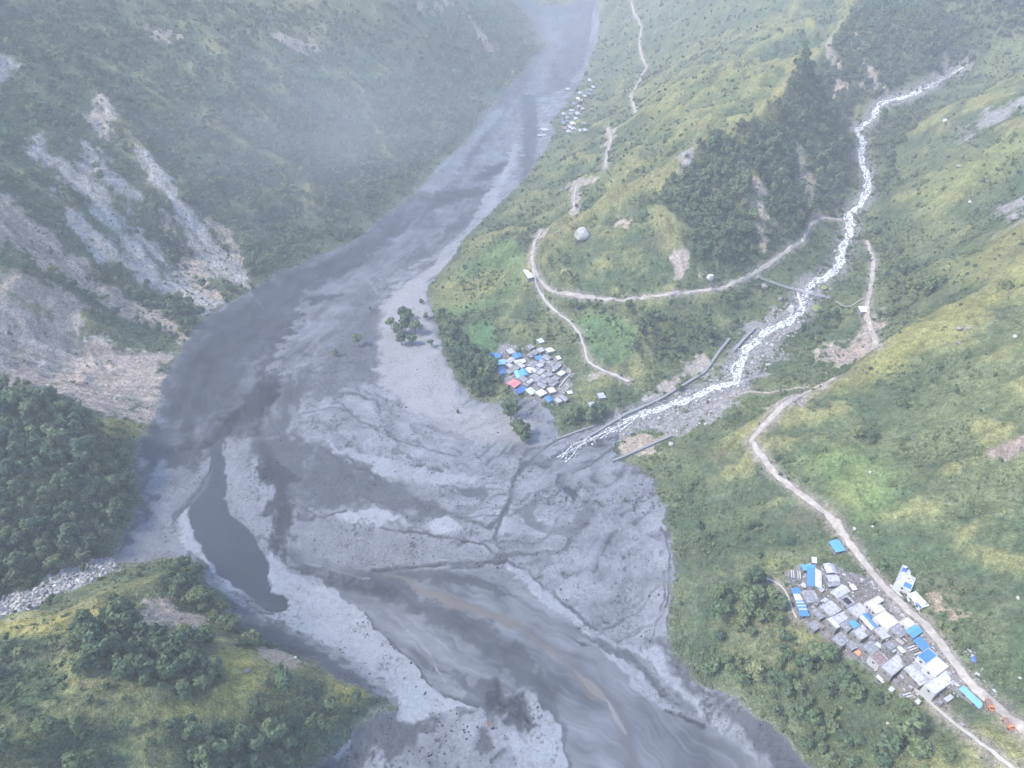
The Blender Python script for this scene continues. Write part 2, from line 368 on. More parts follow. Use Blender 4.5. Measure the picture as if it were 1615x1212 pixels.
# bare ground: (linear colour, edge, outline)
GREY, TAN, PINKT, ROCK, DIRT = (.215,.205,.192), (.245,.20,.155), (.25,.207,.172), (.185,.175,.17), (.24,.21,.18)
BARE = [
 (GREY,2,[(212,232),(235,245),(290,310),(330,365),(380,408),(392,450),(370,455),(338,440),(298,390),(258,310),(222,270)]),
 (TAN,2,[(325,335),(350,350),(388,400),(384,412),(355,395),(330,365)]),
 (GREY,3,[(40,215),(70,235),(110,250),(140,225),(170,240),(155,270),(172,310),(205,360),(262,400),(302,440),(345,482),(325,492),(280,460),(220,420),(180,390),(148,340),(108,290),(60,250)]),
 (PINKT,2,[(140,158),(165,150),(182,198),(190,222),(172,226),(150,205),(136,185)]),
 (PINKT,4,[(-60,480),(40,482),(120,510),(200,545),(270,560),(258,600),(247,650),(212,662),(160,655),(100,628),(50,610),(-60,600)]),
 (TAN,3,[(-60,300),(0,300),(30,330),(80,375),(150,432),(210,470),(298,520),(288,535),(230,512),(150,470),(80,432),(40,402),(-60,385)]),
 (GREY,3,[(85,295),(120,330),(160,372),(205,408),(250,450),(225,450),(170,415),(125,372)]),(TAN,3,[(250,330),(285,372),(320,420),(345,470),(325,462),(285,415)]),(TAN,3,[(-60,400),(20,420),(90,455),(150,490),(100,492),(30,470),(-60,470)]),(GREY,4,[(120,215),(165,245),(205,300),(195,330),(160,290),(125,250)]),
 (GREY,3,[(-20,82),(20,88),(26,120),(-20,134)]),
 (TAN,2,[(208,935),(268,945),(292,968),(352,955),(367,965),(332,987),(282,1002),(240,992),(213,962)]),
 (TAN,1.5,[(398,1018),(450,1028),(492,1048),(470,1058),(420,1047)]),
 (TAN,4,[(1184,265),(1208,295),(1226,355),(1208,395),(1188,350)]),
 (TAN,4,[(1262,255),(1286,285),(1302,338),(1280,348),(1264,300)]),
 (TAN,3,[(1478,95),(1494,66),(1504,108),(1468,132)]),
 (TAN,5,[(1306,64),(1328,95),(1338,165),(1312,155)]),(TAN,5,[(1352,52),(1382,105),(1398,150),(1368,142)]),
 (PINKT,3,[(1270,575),(1300,555),(1342,532),(1366,490),(1400,488),(1398,540),(1372,556),(1320,572)]),
 ((.20,.155,.135),1.5,[(1540,722),(1580,695),(1640,670),(1640,700),(1552,731)]),
 (ROCK,4,[(966,690),(1010,655),(1100,610),(1150,572),(1190,518),(1240,478),(1268,438),(1292,440),(1292,470),(1262,520),(1235,560),(1200,590),(1172,628),(1125,660),(1062,692),(1035,684),(1000,675),(975,695)]),
 ((.25,.195,.14),1.5,[(1448,920),(1490,930),(1516,970),(1500,986),(1460,950)]),
 (TAN,3,[(226,52),(268,48),(284,56),(240,66)]),(TAN,3,[(432,58),(490,62),(508,76),(462,82)]),(TAN,4,[(650,2),(710,0),(700,16),(660,20)]),
 (TAN,3,[(742,30),(758,45),(780,80),(770,82),(752,60)]),(TAN,2,[(800,98),(812,112),(810,120),(800,110)]),
 (DIRT,1.5,[(955,655),(985,640),(1012,636),(1010,652),(975,668)]),(DIRT,1.5,[(890,577),(905,585),(900,592),(888,590)]),(DIRT,1.5,[(935,590),(950,585),(958,592),(930,598)]),
 (DIRT,2,[(1000,640),(1040,612),(1060,585),(1110,560),(1120,575),(1060,615),(1010,650)]),
 ((.27,.27,.275),3,[(-60,955),(0,945),(60,925),(120,895),(170,880),(188,895),(150,917),(80,942),(0,978),(-60,992)]),
 (PINKT,2,[(1060,402),(1085,400),(1080,428),(1062,440)]),(PINKT,2,[(1100,428),(1122,420),(1136,438),(1105,452)]),
 (ROCK,4,[(1510,205),(1560,175),(1625,150),(1625,172),(1560,200),(1525,222)]),(ROCK,4,[(1582,325),(1625,310),(1625,350),(1595,352)]),
 (ROCK,4,[(1070,245),(1095,240),(1100,262),(1082,280),(1068,265)]),
 (DIRT,2,[(895,290),(940,285),(915,300),(915,335),(900,340),(898,305)]),(DIRT,2,[(950,200),(970,202),(962,235),(958,268),(950,262),(956,230)]),
 (DIRT,2,[(848,360),(862,360),(848,392),(838,410),(835,395)]),
 (DIRT,2,[(1220,640),(1270,620),(1330,590),(1300,615),(1240,650),(1215,680),(1190,700),(1200,670)]),
 (TAN,2,[(985,690),(1020,680),(1060,690),(1050,700),(1000,715),(972,722)]),
 (TAN,3,[(960,350),(1000,345),(990,355)]),(PINKT,2,[(1190,690),(1200,720),(1196,735),(1186,708)]),
 (ROCK,2,[(780,545),(800,540),(870,565),(905,590),(890,625),(870,640),(830,632),(800,612),(775,570)]),
 ((.135,.125,.12),1,[(1240,905),(1290,885),(1330,900),(1420,930),(1450,960),(1500,1030),(1530,1075),(1525,1095),(1480,1110),(1440,1100),(1400,1075),(1340,1035),(1290,995),(1250,970)]),  # village yard dirt, its colour darkened for contact shade between the houses
 ((.20,.18,.17),1,[(1385,915),(1410,930),(1450,975),(1440,985),(1415,960),(1392,935)]),
]
FIELDS = [  # crops and greener grass: (linear colour, edge, outline)
 ((.075,.15,.05),3,[(900,505),(960,495),(1005,520),(1000,560),(960,580),(930,560),(915,530)]),
 ((.07,.15,.05),3,[(735,510),(770,500),(790,540),(780,560),(750,555)]),
 ((.085,.14,.045),5,[(700,470),(730,420),(780,380),(820,380),(830,420),(800,470),(760,500),(710,500)]),
 ((.10,.155,.045),8,[(1270,720),(1330,690),(1400,720),(1420,790),(1370,830),(1310,800)]),
 ((.17,.175,.055),8,[(690,450),(720,440),(780,430),(800,450),(740,480),(700,480)]),
 ((.26,.245,.06),5,[(120,960),(180,940),(210,950),(190,985),(120,1000),(40,1000),(0,1010),(0,985),(60,975)]),
 ((.25,.25,.055),5,[(350,1010),(400,1040),(420,1070),(390,1120),(330,1110),(300,1140),(250,1120),(330,1090),(355,1060)]),
 ((.25,.235,.055),3,[(520,1070),(560,1080),(575,1098),(545,1112),(520,1100)]),
 ((.24,.235,.06),4,[(155,660),(200,662),(240,672),(225,690),(180,690),(155,680)]),
 ((.19,.175,.06),5,[(1070,250),(1180,195),(1250,115),(1270,95),(1275,105),(1240,150),(1185,205),(1110,250),(1080,262)]),
 ((.16,.165,.055),10,[(860,360),(900,330),(1000,285),(1080,250),(1040,300),(960,330),(900,370)]),
 ((.17,.17,.055),8,[(1150,690),(1120,720),(1180,700),(1180,690)]),
 ((.17,.18,.05),8,[(1400,545),(1450,505),(1540,465),(1625,405),(1625,440),(1540,500),(1470,540),(1400,600),(1340,620)]),
 ((.14,.165,.05),10,[(1440,300),(1500,270),(1560,230),(1625,200),(1625,240),(1540,300),(1470,340)]),
 ((.15,.165,.05),10,[(1480,420),(1560,380),(1625,340),(1625,380),(1540,440)]),
 ((.15,.16,.055),10,[(380,40),(420,60),(500,90),(560,80),(620,60),(640,0),(380,0)]),
 ((.15,.155,.06),8,[(90,0),(150,0),(160,20),(110,30)]),
 ((.13,.14,.05),10,[(640,20),(700,60),(700,110),(650,110),(620,60)]),
]
FOREST = [  # (density 0..1, edge, outline)
 (.95,6,[(-90,625),(70,632),(140,650),(165,690),(212,700),(210,745),(222,790),(192,850),(160,890),(100,906),(30,930),(-90,955)]),
 (.66,10,[(-90,-12),(190,-12),(220,60),(330,90),(420,110),(560,120),(640,120),(690,40),(740,10),(790,-12),(835,30),(860,70),(790,145),(735,215),(650,300),(560,375),(440,425),(350,480),(290,540),(0,430),(-90,380)]),
 (.55,10,[(190,0),(560,0),(640,0),(700,0),(700,60),(640,110),(420,110),(330,90),(220,60)]),
 (.97,3,[(108,1012),(150,985),(190,948),(212,965),(240,995),(330,1004),(352,1022),(352,1062),(312,1100),(260,1092),(180,1082),(120,1062)]),
 (.9,3,[(232,930),(262,905),(292,884),(322,900),(312,935),(355,948),(362,962),(330,962),(290,965),(262,945)]),
 (.75,4,[(330,980),(390,975),(420,1000),(430,1018),(395,1015),(345,995)]),
 (.8,5,[(410,1052),(500,1062),(520,1075),(510,1100),(540,1115),(590,1104),(605,1108),(560,1142),(510,1180),(470,1225),(200,1225),(240,1170),(300,1140),(340,1150),(400,1120),(420,1085)]),
 (.5,8,[(-90,1010),(100,1010),(120,1070),(260,1100),(240,1160),(150,1225),(-90,1225)]),
 (.97,6,[(1075,262),(1140,212),(1180,200),(1232,152),(1290,104),(1345,14),(1400,-12),(1640,-12),(1640,50),(1540,85),(1480,115),(1400,148),(1345,170),(1335,210),(1340,280),(1325,335),(1280,338),(1250,380),(1190,412),(1130,425),(1090,405),(1040,310)]),
 (.75,5,[(1115,925),(1190,920),(1235,955),(1265,1010),(1340,1040),(1420,1100),(1470,1225),(1300,1225),(1245,1155),(1190,1120),(1130,1080),(1085,1040),(1100,980)]),
 (.95,4,[(690,490),(712,500),(730,540),(775,565),(785,605),(765,636),(735,615),(715,590),(700,545)]),
 (.95,3,[(885,655),(935,640),(952,658),(932,676),(893,676)]),
 (.6,5,[(870,465),(940,478),(1030,490),(1040,520),(1005,560),(985,575),(1005,520),(960,492),(900,495)]),
 (.55,6,[(1030,480),(1130,470),(1200,440),(1190,500),(1130,545),(1050,580),(1010,570),(1035,520)]),
 (.6,8,[(1365,190),(1420,170),(1480,150),(1440,210),(1420,260),(1400,330),(1375,330),(1380,250)]),
 (.6,6,[(1385,420),(1440,400),(1480,470),(1440,500),(1400,520),(1390,470)]),
 (.5,8,[(1330,400),(1360,350),(1420,330),(1440,400),(1390,420),(1350,430)]),
 (.6,5,[(1280,480),(1320,495),(1330,520),(1290,545),(1265,535)]),
 (.55,4,[(1480,960),(1540,985),(1570,1030),(1540,1060),(1500,1010)]),
 (.5,6,[(1230,690),(1260,720),(1290,790),(1240,760),(1210,720)]),
 (.45,10,[(1380,640),(1440,680),(1420,700),(1370,690)]),
 (.75,3,[(1335,870),(1360,900),(1355,925),(1330,895)]),
 (.4,8,[(1060,760),(1150,740),(1240,790),(1290,850),(1210,900),(1110,900),(1070,850)]),
]
ROADS = {
 'road_main': (2.9, 'gravel', [(1650,1178),(1615,1150),(1575,1117),(1530,1078),(1495,1030),(1465,990),(1425,955),(1390,920),(1350,870),(1310,815),(1270,785),(1225,750),(1196,712),(1184,694),(1208,668),(1235,640),(1262,624),(1290,610),(1318,597)]),
 'road_up': (3.0, 'gravel', [(1385,548),(1376,525),(1367,500),(1368,478),(1375,445),(1378,410),(1368,380)]),
 'road_ridge': (2.7, 'gravel', [(855,362),(842,385),(838,410),(850,440),(870,460),(920,468),(980,474),(1040,466),(1090,460),(1140,455),(1190,432),(1230,405),(1268,378),(1280,352),(1300,344),(1328,347)]),
 'path_concrete': (1.5, 'concrete', [(840,424),(846,450),(858,472),(876,492),(900,508),(914,526),(922,548),(926,570),(948,583),(970,592),(992,602)]),
 'trail_upper': (3.4, 'gravel', [(994,-8),(1000,20),(1012,42),(1008,70),(1014,95),(1020,106),(1004,135),(995,152),(1003,178)]),
 'trail_mid': (3.0, 'gravel', [(958,202),(964,222),(957,242),(955,265)]),
 'trail_low': (2.4, 'gravel', [(910,290),(905,312),(906,335)]),
 'footpath_village': (.9, 'concrete', [(1440,1085),(1456,1098),(1490,1128),(1530,1160),(1570,1190),(1612,1222)]),
 'footpath_houses': (.8, 'concrete', [(1208,913),(1225,918),(1240,932),(1248,958),(1256,975)]),
 'footpath_shelf': (1.0, 'gravel', [(1150,626),(1180,618),(1215,620),(1240,615),(1275,610)]),
}
STREAM = [(1520,105),(1500,118),(1460,140),(1430,152),(1400,160),(1385,170),(1375,190),(1350,205),(1362,225),(1356,250),(1368,275),(1370,300),(1355,325),(1338,340),(1342,365),(1328,395),(1322,425),(1300,440),(1275,450),(1268,470),(1265,490),(1240,510),(1205,525),(1190,545),(1172,560),(1166,580),(1160,605),(1110,618),(1075,635),(1035,645),(1000,660),(970,675),(935,692),(908,706),(884,726)]
LSTREAM = [(-80,985),(0,960),(60,936),(120,908),(165,893)]

_laid = {}
def _key(poly, zf):
    return (zf.__name__, np.asarray(poly, float).tobytes())
def lay_all(polys, zf):
    """put many outlines on the ground in one go"""
    ps = [np.asarray(p, float) for p in polys]
    allp = np.concatenate(ps)
    x, y = hit(allp[:, 0], allp[:, 1], zf)
    i = 0
    for p in ps:
        _laid[_key(p, zf)] = np.stack([x[i:i + len(p)], y[i:i + len(p)]], 1); i += len(p)
def lay(poly, zf):
    k = _key(poly, zf)
    if k not in _laid: lay_all([poly], zf)
    return _laid[k]

def dens(poly, step=6.0):
    """points along an outline every few photo pixels, so that a straight photo edge follows the ground"""
    p = np.array(poly, float); out = []
    for a, b in zip(p[:-1], p[1:]):
        n = max(1, int(np.hypot(*(b - a)) / step))
        out += [a + (b - a) * i / n for i in range(n)]
    out.append(p[-1])
    return np.array(out)

lay_all([MUD, STREAM] + [p for c, e, p in BARE], base)
MUD_B = lay(MUD, base)
# how rough the slopes are: nothing on the mud, in the villages and along the stream, full on the hillsides
def rough_on(g, B):
    d = -sdist(MUD_B, g.X, g.Y, 120.0)
    r = sstep(2, 60, d)
    for c, e, poly in BARE:
        if poly[0] in ((966,690),) or poly[0] in ((780,545),(1240,905),(1385,915)):
            pw = lay(poly, base)
            r = r * sstep(-2, 30, -sdist(pw, g.X, g.Y, 60.0) + 2)
    sl = lay(STREAM, base)
    ds, _, _ = linedist(sl, g.X, g.Y)
    r = r * (0.15 + 0.85 * sstep(6, 40, ds))
    return r
R_F = rough_on(GF, GFB)
R_C = rough_on(G, GB)
GSX = np.gradient(GFB, 5, axis=1); GSY = np.gradient(GFB, 5, axis=0)
SLOPE_F = np.hypot(GSX, GSY)
def detail(x, y):
    near = GF.inside(x, y)
    r = np.where(near, GF.samp(R_F, x, y), G.samp(R_C, x, y))
    wx = x + 14 * pn(x / 60, y / 60, 5); wy = y + 14 * pn(x / 60, y / 60, 9)
    n = 8.5 * ridged(wx / 95, wy / 95, 3, 3) + 4.2 * ridged(wx / 33, wy / 33, 21, 3) + 1.3 * fbm(x / 8, y / 8, 40, 2)
    # gullied face of the ridge above the side stream
    rx = (x - 250) * 0.62 + (y - 660) * 0.78
    face = np.exp(-(((x - 300) / 120) ** 2 + ((y - 690) / 150) ** 2))
    n = n + face * 9 * ridged(rx / 34, (x - y) / 260, 77, 2)
    far = sstep(1200, 2600, np.hypot(x, y))
    n = n * (1 + 1.5 * far) + far * 24 * ridged(x / 420, y / 420, 60, 3)
    return n * r - 2.0 * r
CRESTS = [([(1345,-5),(1340,30),(1280,95),(1240,140),(1180,190),(1080,240),(1000,280),(900,330),(845,385)], 15, 34), ([(1210,655),(1230,642),(1330,602),(1400,542),(1450,502),(1540,462),(1615,402),(1680,360)], 9, 24),
 ([(0,975),(80,960),(150,945),(250,915),(310,898)], 5, 16), ([(215,985),(330,1015),(430,1060),(550,1092),(590,1103)], 5, 16), ([(640,-5),(690,60),(740,110),(800,130)], 10, 60), ([(1480,330),(1550,250),(1615,190)], 8, 30), ([(1560,420),(1615,345)], 6, 24),
 ([(1000,150),(1080,90),(1180,20)], 9, 40), ([(950,330),(1000,230),(1060,170)], 6, 26), ([(-40,622),(70,640),(150,700)], 6, 20), ([(110,90),(200,200),(300,330)], 9, 34), ([(0,250),(110,330),(230,440)], 7, 26), ([(330,60),(430,200),(500,330)], 9, 40), ([(500,30),(580,160),(620,260)], 9, 40),
 ([(870,330),(960,270),(1050,215),(1150,150),(1250,70)], 5, 13), ([(900,285),(1000,215),(1100,140),(1200,60)], 6, 16), ([(960,200),(1050,130),(1150,50)], 6, 18), ([(1440,340),(1500,300),(1560,270),(1625,235)], 5, 14), ([(1400,430),(1480,380),(1560,330)], 4, 12),
 ([(1480,600),(1560,560),(1625,530)], 3.5, 11), ([(1440,760),(1540,720),(1625,650)], 3.5, 11), ([(1500,860),(1570,800),(1625,770)], 3, 10), ([(1110,830),(1180,790),(1240,770)], 2.5, 9), ([(760,420),(820,350),(880,300)], 4, 12)]
_CR = [(lay(dens(l, 30), base), A, w) for l, A, w in CRESTS]
def crest_dip(g):
    out = np.zeros(g.X.size); x = g.X.ravel(); y = g.Y.ravel()
    for l, A, w in _CR:
        d = linenear(l, x + 5 * pn(x / 30, y / 30, 15), y + 5 * pn(x / 30, y / 30, 16), 5.5 * w)
        q = d / w
        out -= A * q * np.exp(1 - q) * (1 - sstep(3.5, 5.4, q))
    return out.reshape(g.X.shape)
GFB = GFB + crest_dip(GF) * (.25 + .75 * R_F)
def Z(x, y):
    x = np.asarray(x, float); y = np.asarray(y, float)
    return base(x, y) + detail(x, y)
def Z1(x, y):
    return float(Z(np.array([x]), np.array([y]))[0])

FLOWLINE = [(885,-12),(855,100),(765,230),(655,370),(505,470),(405,580),(385,680),(405,780),(440,862),(560,930),(750,1000),(900,1080),(1000,1160),(1070,1225)]
TINTS = [(PINK, (.215, .200, .200), 4, 3, .6), (BROWN2, (.075, .070, .075), 2, 1.5, .7), (BROWN, (.095, .080, .070), .6, 2.0, .75),
 ([(903,1056),(942,1082),(960,1108),(945,1104),(925,1085)], (.15, .14, .13), .6, 1, .5),
 ([(955,1100),(962,1108),(975,1130),(990,1158),(986,1160),(968,1135)], (.19, .185, .18), .3, .3, .6),
 ([(764,1136),(778,1138),(776,1146),(765,1146)], (.15, .09, .07), 1, 1, .8)]
lay_all([MUD, FLOWLINE, dens(STREAM, 8), dens(LSTREAM, 8)] + WATER + [t[3] for t in TONES] + [dens(t[3], 12) for t in SEAMS] + [t[0] for t in TINTS] + [t[2] for t in BARE] + [t[2] for t in FIELDS]
        + [t[2] for t in FOREST] + [dens(t[2], 8) for t in ROADS.values()], Z)
MUD_W = lay(MUD, Z)
WATER_W = [lay(w, Z) for w in WATER]

# ------------------------------------------------------------------ ground mesh: rows and columns closer together where the ground is close
def cols():
    a = list(np.arange(0, 40, .1)) + list(np.arange(40, 58, .17)) + list(np.arange(58, 75.1, .7))
    a = np.array(a)
    return np.radians(np.concatenate([-a[:0:-1], a]))
TH = cols()
dep = np.radians(np.concatenate([np.arange(70, 66, -.3), np.arange(66, 5.5, -.088)]))
RR = CAM_H / np.tan(dep)
RR = np.concatenate([RR, np.geomspace(RR[-1] * 1.015, 5600, 30)])
NR, NC = len(RR), len(TH)
VX = (RR[:, None] * np.sin(TH)[None, :]).ravel()
VY = (RR[:, None] * np.cos(TH)[None, :]).ravel()
VZ = Z(VX, VY)

# distances to outlines, wobbled so no edge is a ruled line
w1x = pn(VX / 11, VY / 11, 101) + .5 * pn(VX / 4.3, VY / 4.3, 102); w1y = pn(VX / 11, VY / 11, 103) + .5 * pn(VX / 4.3, VY / 4.3, 104)
mud_d = sdist(MUD_W, VX + 2.4 * w1x, VY + 2.4 * w1y, 80.0) + .9 * pn(VX / 2.1, VY / 2.1, 105)
mud_m = sstep(-1.0, 1.0, mud_d)
isml = mud_d > -4
mi = np.where(isml)[0]
mx, my = VX[mi], VY[mi]; mwx, mwy = w1x[mi], w1y[mi]
flow = lay(FLOWLINE, Z)
fd, fs, fsg = linedist(flow, mx, my)
fd = fd * fsg
big = fbm(mx / 46, my / 46, 200, 3); mid = fbm(mx / 13, my / 13, 210, 3); fine = fbm(mx / 3.2, my / 3.2, 220, 2)
wx2 = mx + 10 * pn(mx / 40, my / 40, 230); wy2 = my + 10 * pn(mx / 40, my / 40, 231)
fdw = fd + 7 * pn(mx / 30, my / 30, 240) + 2.5 * pn(mx / 9, my / 9, 241)
streak = .6 * fbm(fs / 95, fdw / 8.0, 250, 4) + .5 * fbm(mx / 19, my / 19, 255, 4)
streak2 = fbm(fs / 24, fdw / 1.8, 260, 2)
fl2 = lay([(940,690),(860,735),(805,785),(710,800),(610,770),(500,690)], Z)
fd2, fs2, fg2 = linedist(fl2, mx, my)
fdw2 = fd2 * fg2 + 9 * pn(mx / 34, my / 34, 242) + 3 * pn(mx / 10, my / 10, 243)
lines2 = ridged(fs2 / 60, fdw2 / 11, 270, 3)
T = np.full(len(mi), .70) + .15 * big + .12 * mid + .16 * lines2 - .24 * sstep(.62, .88, ridged(fs2 / 46 + .3 * mid, fdw2 / 15, 281, 2))
for val, edge, warp, poly in TONES:
    pw = lay(poly, Z)
    d = sdist(pw, mx + 1.7 * warp * mwx, my + 1.7 * warp * mwy, 40.0) + min(edge, 6.0) * (.9 * mid + .6 * fine) * .6 + min(edge, 2.0) * .5 * fine
    m = sstep(-edge * .5, edge * .5, d)
    T = T * (1 - m) + val * m
water_d = np.full(len(mi), -50.0)
for w in WATER_W:
    water_d = np.maximum(water_d, sdist(w, mx + .8 * mwx, my + .8 * mwy, 50.0))
wat = sstep(-2, 2, water_d)
pool = sstep(-.5, .5, sdist(WATER_W[1], mx + .6 * mwx, my + .6 * mwy, 20.0))
T = T + wat * (1 - pool) * (.32 * streak + .12 * streak2 + .16 * big + .10 * mid) + pool * .03 * streak
T = T + (1 - wat) * (.12 * streak + .10 * mid + .10 * fine + .10 * big)
seam_any = np.zeros(len(mi))
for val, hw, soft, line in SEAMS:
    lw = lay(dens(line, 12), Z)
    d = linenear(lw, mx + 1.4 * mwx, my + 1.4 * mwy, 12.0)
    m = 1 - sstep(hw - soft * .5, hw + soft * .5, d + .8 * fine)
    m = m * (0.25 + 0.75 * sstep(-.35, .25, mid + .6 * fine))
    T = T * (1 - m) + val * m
T_relief = np.clip(T, 0, .9)
# wet specks, drift wood and clods strewn over the deposits
spk = pn(mx / 1.9, my / 1.9, 300) + .6 * pn(mx / 5, my / 5, 301)
spd = sstep(-.2, .5, fbm(mx / 26, my / 26, 302, 3))
fan = (1 - wat) * (1 - sstep(-3, 3, sdist(lay(TONES[19][3], Z), mx, my, 20.0)))
T = T - fan * .38 * sstep(.34, .75, spk + .5 * (spd - .5)) * (.25 + .75 * spd)
T = np.clip(T, 0, 1.12)
SPECK = np.zeros(len(VX)); SPECK[mi] = np.clip(fan * sstep(-.35, .55, fbm(mx / 17, my / 17, 305, 3)) * (1 - .8 * sstep(.9, 1.0, T)), 0, 1)
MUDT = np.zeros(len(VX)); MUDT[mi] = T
WAT = np.zeros(len(VX)); WAT[mi] = wat
SMOOTHM = np.zeros(len(VX)); SMOOTHM[mi] = np.maximum(pool, .6 * wat)
FLOW = np.zeros((len(VX), 3), np.float32); FLOW[mi, 0] = fs; FLOW[mi, 1] = fdw
# banks, bars and clods stand up from the channels
VZ[mi] += mud_m[mi] * ((T_relief - .55) * 1.0 * (1 - .55 * wat) + (1 - wat) * (1 - .85 * sstep(.86, .95, T)) * (.16 * fine + .2 * mid) + wat * (1 - pool) * (.05 * streak2 + .15 * streak))

mud_dark = np.array((.014, .016, .020)); mud_mid = np.array((.054, .059, .066)); mud_light = np.array((.180, .190, .202))
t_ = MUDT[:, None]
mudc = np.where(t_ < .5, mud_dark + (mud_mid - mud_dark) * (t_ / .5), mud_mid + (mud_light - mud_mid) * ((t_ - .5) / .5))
def tint(poly, col, edge, warp, amt):
    global mudc
    d = sdist(lay(poly, Z), mx + warp * mwx, my + warp * mwy, 30.0)
    m = (sstep(-edge, edge, d) * amt)[:, None]
    mudc[mi] = mudc[mi] * (1 - m) + np.array(col) * m
for a_ in TINTS: tint(*a_)

# ------------------------------------------------------------------ hillside colour
nb = fbm(VX / 85, VY / 85, 400, 4); nm = fbm(VX / 22, VY / 22, 410, 4); nf = fbm(VX / 5, VY / 5, 420, 3)
def blur(A, k):
    c = np.cumsum(np.pad(A, ((k + 1, k), (0, 0)), mode='edge'), 0); A = (c[2 * k + 1:] - c[:-2 * k - 1]) / (2 * k + 1)
    c = np.cumsum(np.pad(A, ((0, 0), (k + 1, k)), mode='edge'), 1); return (c[:, 2 * k + 1:] - c[:, :-2 * k - 1]) / (2 * k + 1)
FULLF = GFB + detail(GF.X.ravel(), GF.Y.ravel()).reshape(GF.X.shape)
CRV = FULLF - blur(blur(FULLF, 4), 4)
crest = np.where(GF.inside(VX, VY), GF.samp(CRV, VX, VY), 0)
g_dark = np.array((.058, .080, .042)); g_mid = np.array((.095, .111, .053)); g_yel = np.array((.165, .156, .068)); g_brn = np.array((.126, .106, .070))
k1 = sstep(-.35, .35, nb + .5 * nm)[:, None]
gc = g_dark + (g_mid - g_dark) * k1
k2 = (sstep(.0, 3.2, crest + 2.2 * nm + 1.2 * nf + .5 * nb) * .75)[:, None]
gc = gc * (1 - k2) + g_yel * k2
k3 = (sstep(.15, .6, fbm(VX / 30, VY / 30, 430, 4) - .3 * nm) * .55)[:, None]
gc = gc * (1 - k3) + g_brn * k3
for c, e, poly in FIELDS:
    d = sdist(lay(poly, Z), VX + 3 * w1x, VY + 3 * w1y, 40.0)
    m = (sstep(-e, e, d) * .7)[:, None]
    gc = gc * (1 - m) + np.array(c) * np.array((.95, .87, 1.1)) * (1 + .25 * nm[:, None]) * m
forest = np.zeros(len(VX))
FOREST_W = [(dn, e, lay(p, Z)) for dn, e, p in FOREST]
for dn, e, pw in FOREST_W:
    forest = np.maximum(forest, dn * sstep(-e, e, sdist(pw, VX + 3 * w1x, VY + 3 * w1y, 40.0)))
fm = (forest * .6)[:, None]
gc = gc * (1 - fm) + np.array((.042, .063, .037)) * fm
bare = np.zeros(len(VX))
rockn = fbm(VX / 2.6, VY / 2.6, 440, 2)
for c, e, poly in BARE:
    pw = lay(poly, Z)
    d = sdist(pw, VX + (e * 1.2) * w1x, VY + (e * 1.2) * w1y, 40.0) + e * (6.0 * nm + 2.5 * nf) + (0 if poly[0][0] < 420 and poly[0][1] < 620 else -.5) * e
    m = sstep(-e * .9, e * .9, d) * (.62 + .38 * sstep(-.45, .1, nm + .6 * nf))
    bare = np.maximum(bare, m)
    cc = np.array(c) * (1 + .22 * rockn + .18 * nf + .16 * nm)[:, None]
    gc = gc * (1 - m[:, None]) + cc * m[:, None]
# streaks running down the slides
for poly, ax in ((BARE[4][2], (-.30, .954)), (BARE[0][2], (.5, .866)), (BARE[2][2], (.5, .866)), (BARE[5][2], (.35, .94))):
    d = sdist(lay(poly, Z), VX, VY, 20.0)
    m = sstep(-3, 3, d)
    a_ = VX * ax[1] - VY * ax[0]; b_ = VX * ax[0] + VY * ax[1]
    st = fbm(a_ / 70 + .2 * nm, b_ / 5, 460, 3)
    gc = gc * (1 + (m * (.75 * st + .12 * rockn)))[:, None]
ROADS_W = {k: (w, mt, lay(dens(p, 8), Z)) for k, (w, mt, p) in ROADS.items()}
road_d = np.full(len(VX), 1e3)
for k, (w, mt, p) in ROADS_W.items():
    d = linenear(p, VX, VY, 12.0)
    road_d = np.minimum(road_d, d - w * .5)
rm = ((1 - sstep(.2, 4.2, road_d + 3.0 * nf + 1.5 * nm)) * .8)[:, None]
gc = gc * (1 - rm) + np.array((.19, .165, .135)) * rm
STREAM_W = lay(dens(STREAM, 8), Z)
sdl = linenear(STREAM_W, VX, VY, 30.0)
rb = ((1 - sstep(6, 16, sdl + 5 * nm)) * .8 * (1 - mud_m))[:, None]
gc = gc * (1 - rb) + np.array((.165, .16, .155)) * (1 + .4 * rockn)[:, None] * rb
# splashed mud line above the flow
sp = ((1 - sstep(0, 5, -mud_d + 3 * nm)) * .45)[:, None]
gc = gc * (1 - sp) + np.array((.10, .10, .10)) * sp
veg_ = (1 - np.clip(bare, 0, 1))
gc = gc * (1 + veg_ * (.42 * nf + .30 * nm))[:, None]
gc = np.clip(gc, .012, .6)

quad = (np.arange(NR - 1)[:, None] * NC + np.arange(NC - 1)[None, :]).ravel()
QUADS = np.stack([quad, quad + 1, quad + NC + 1, quad + NC], 1)
qm = mud_m[QUADS].mean(1); qw = WAT[QUADS].mean(1)
cls = np.where(qm > .5, np.where(qw > .5, 2, 1), 0)

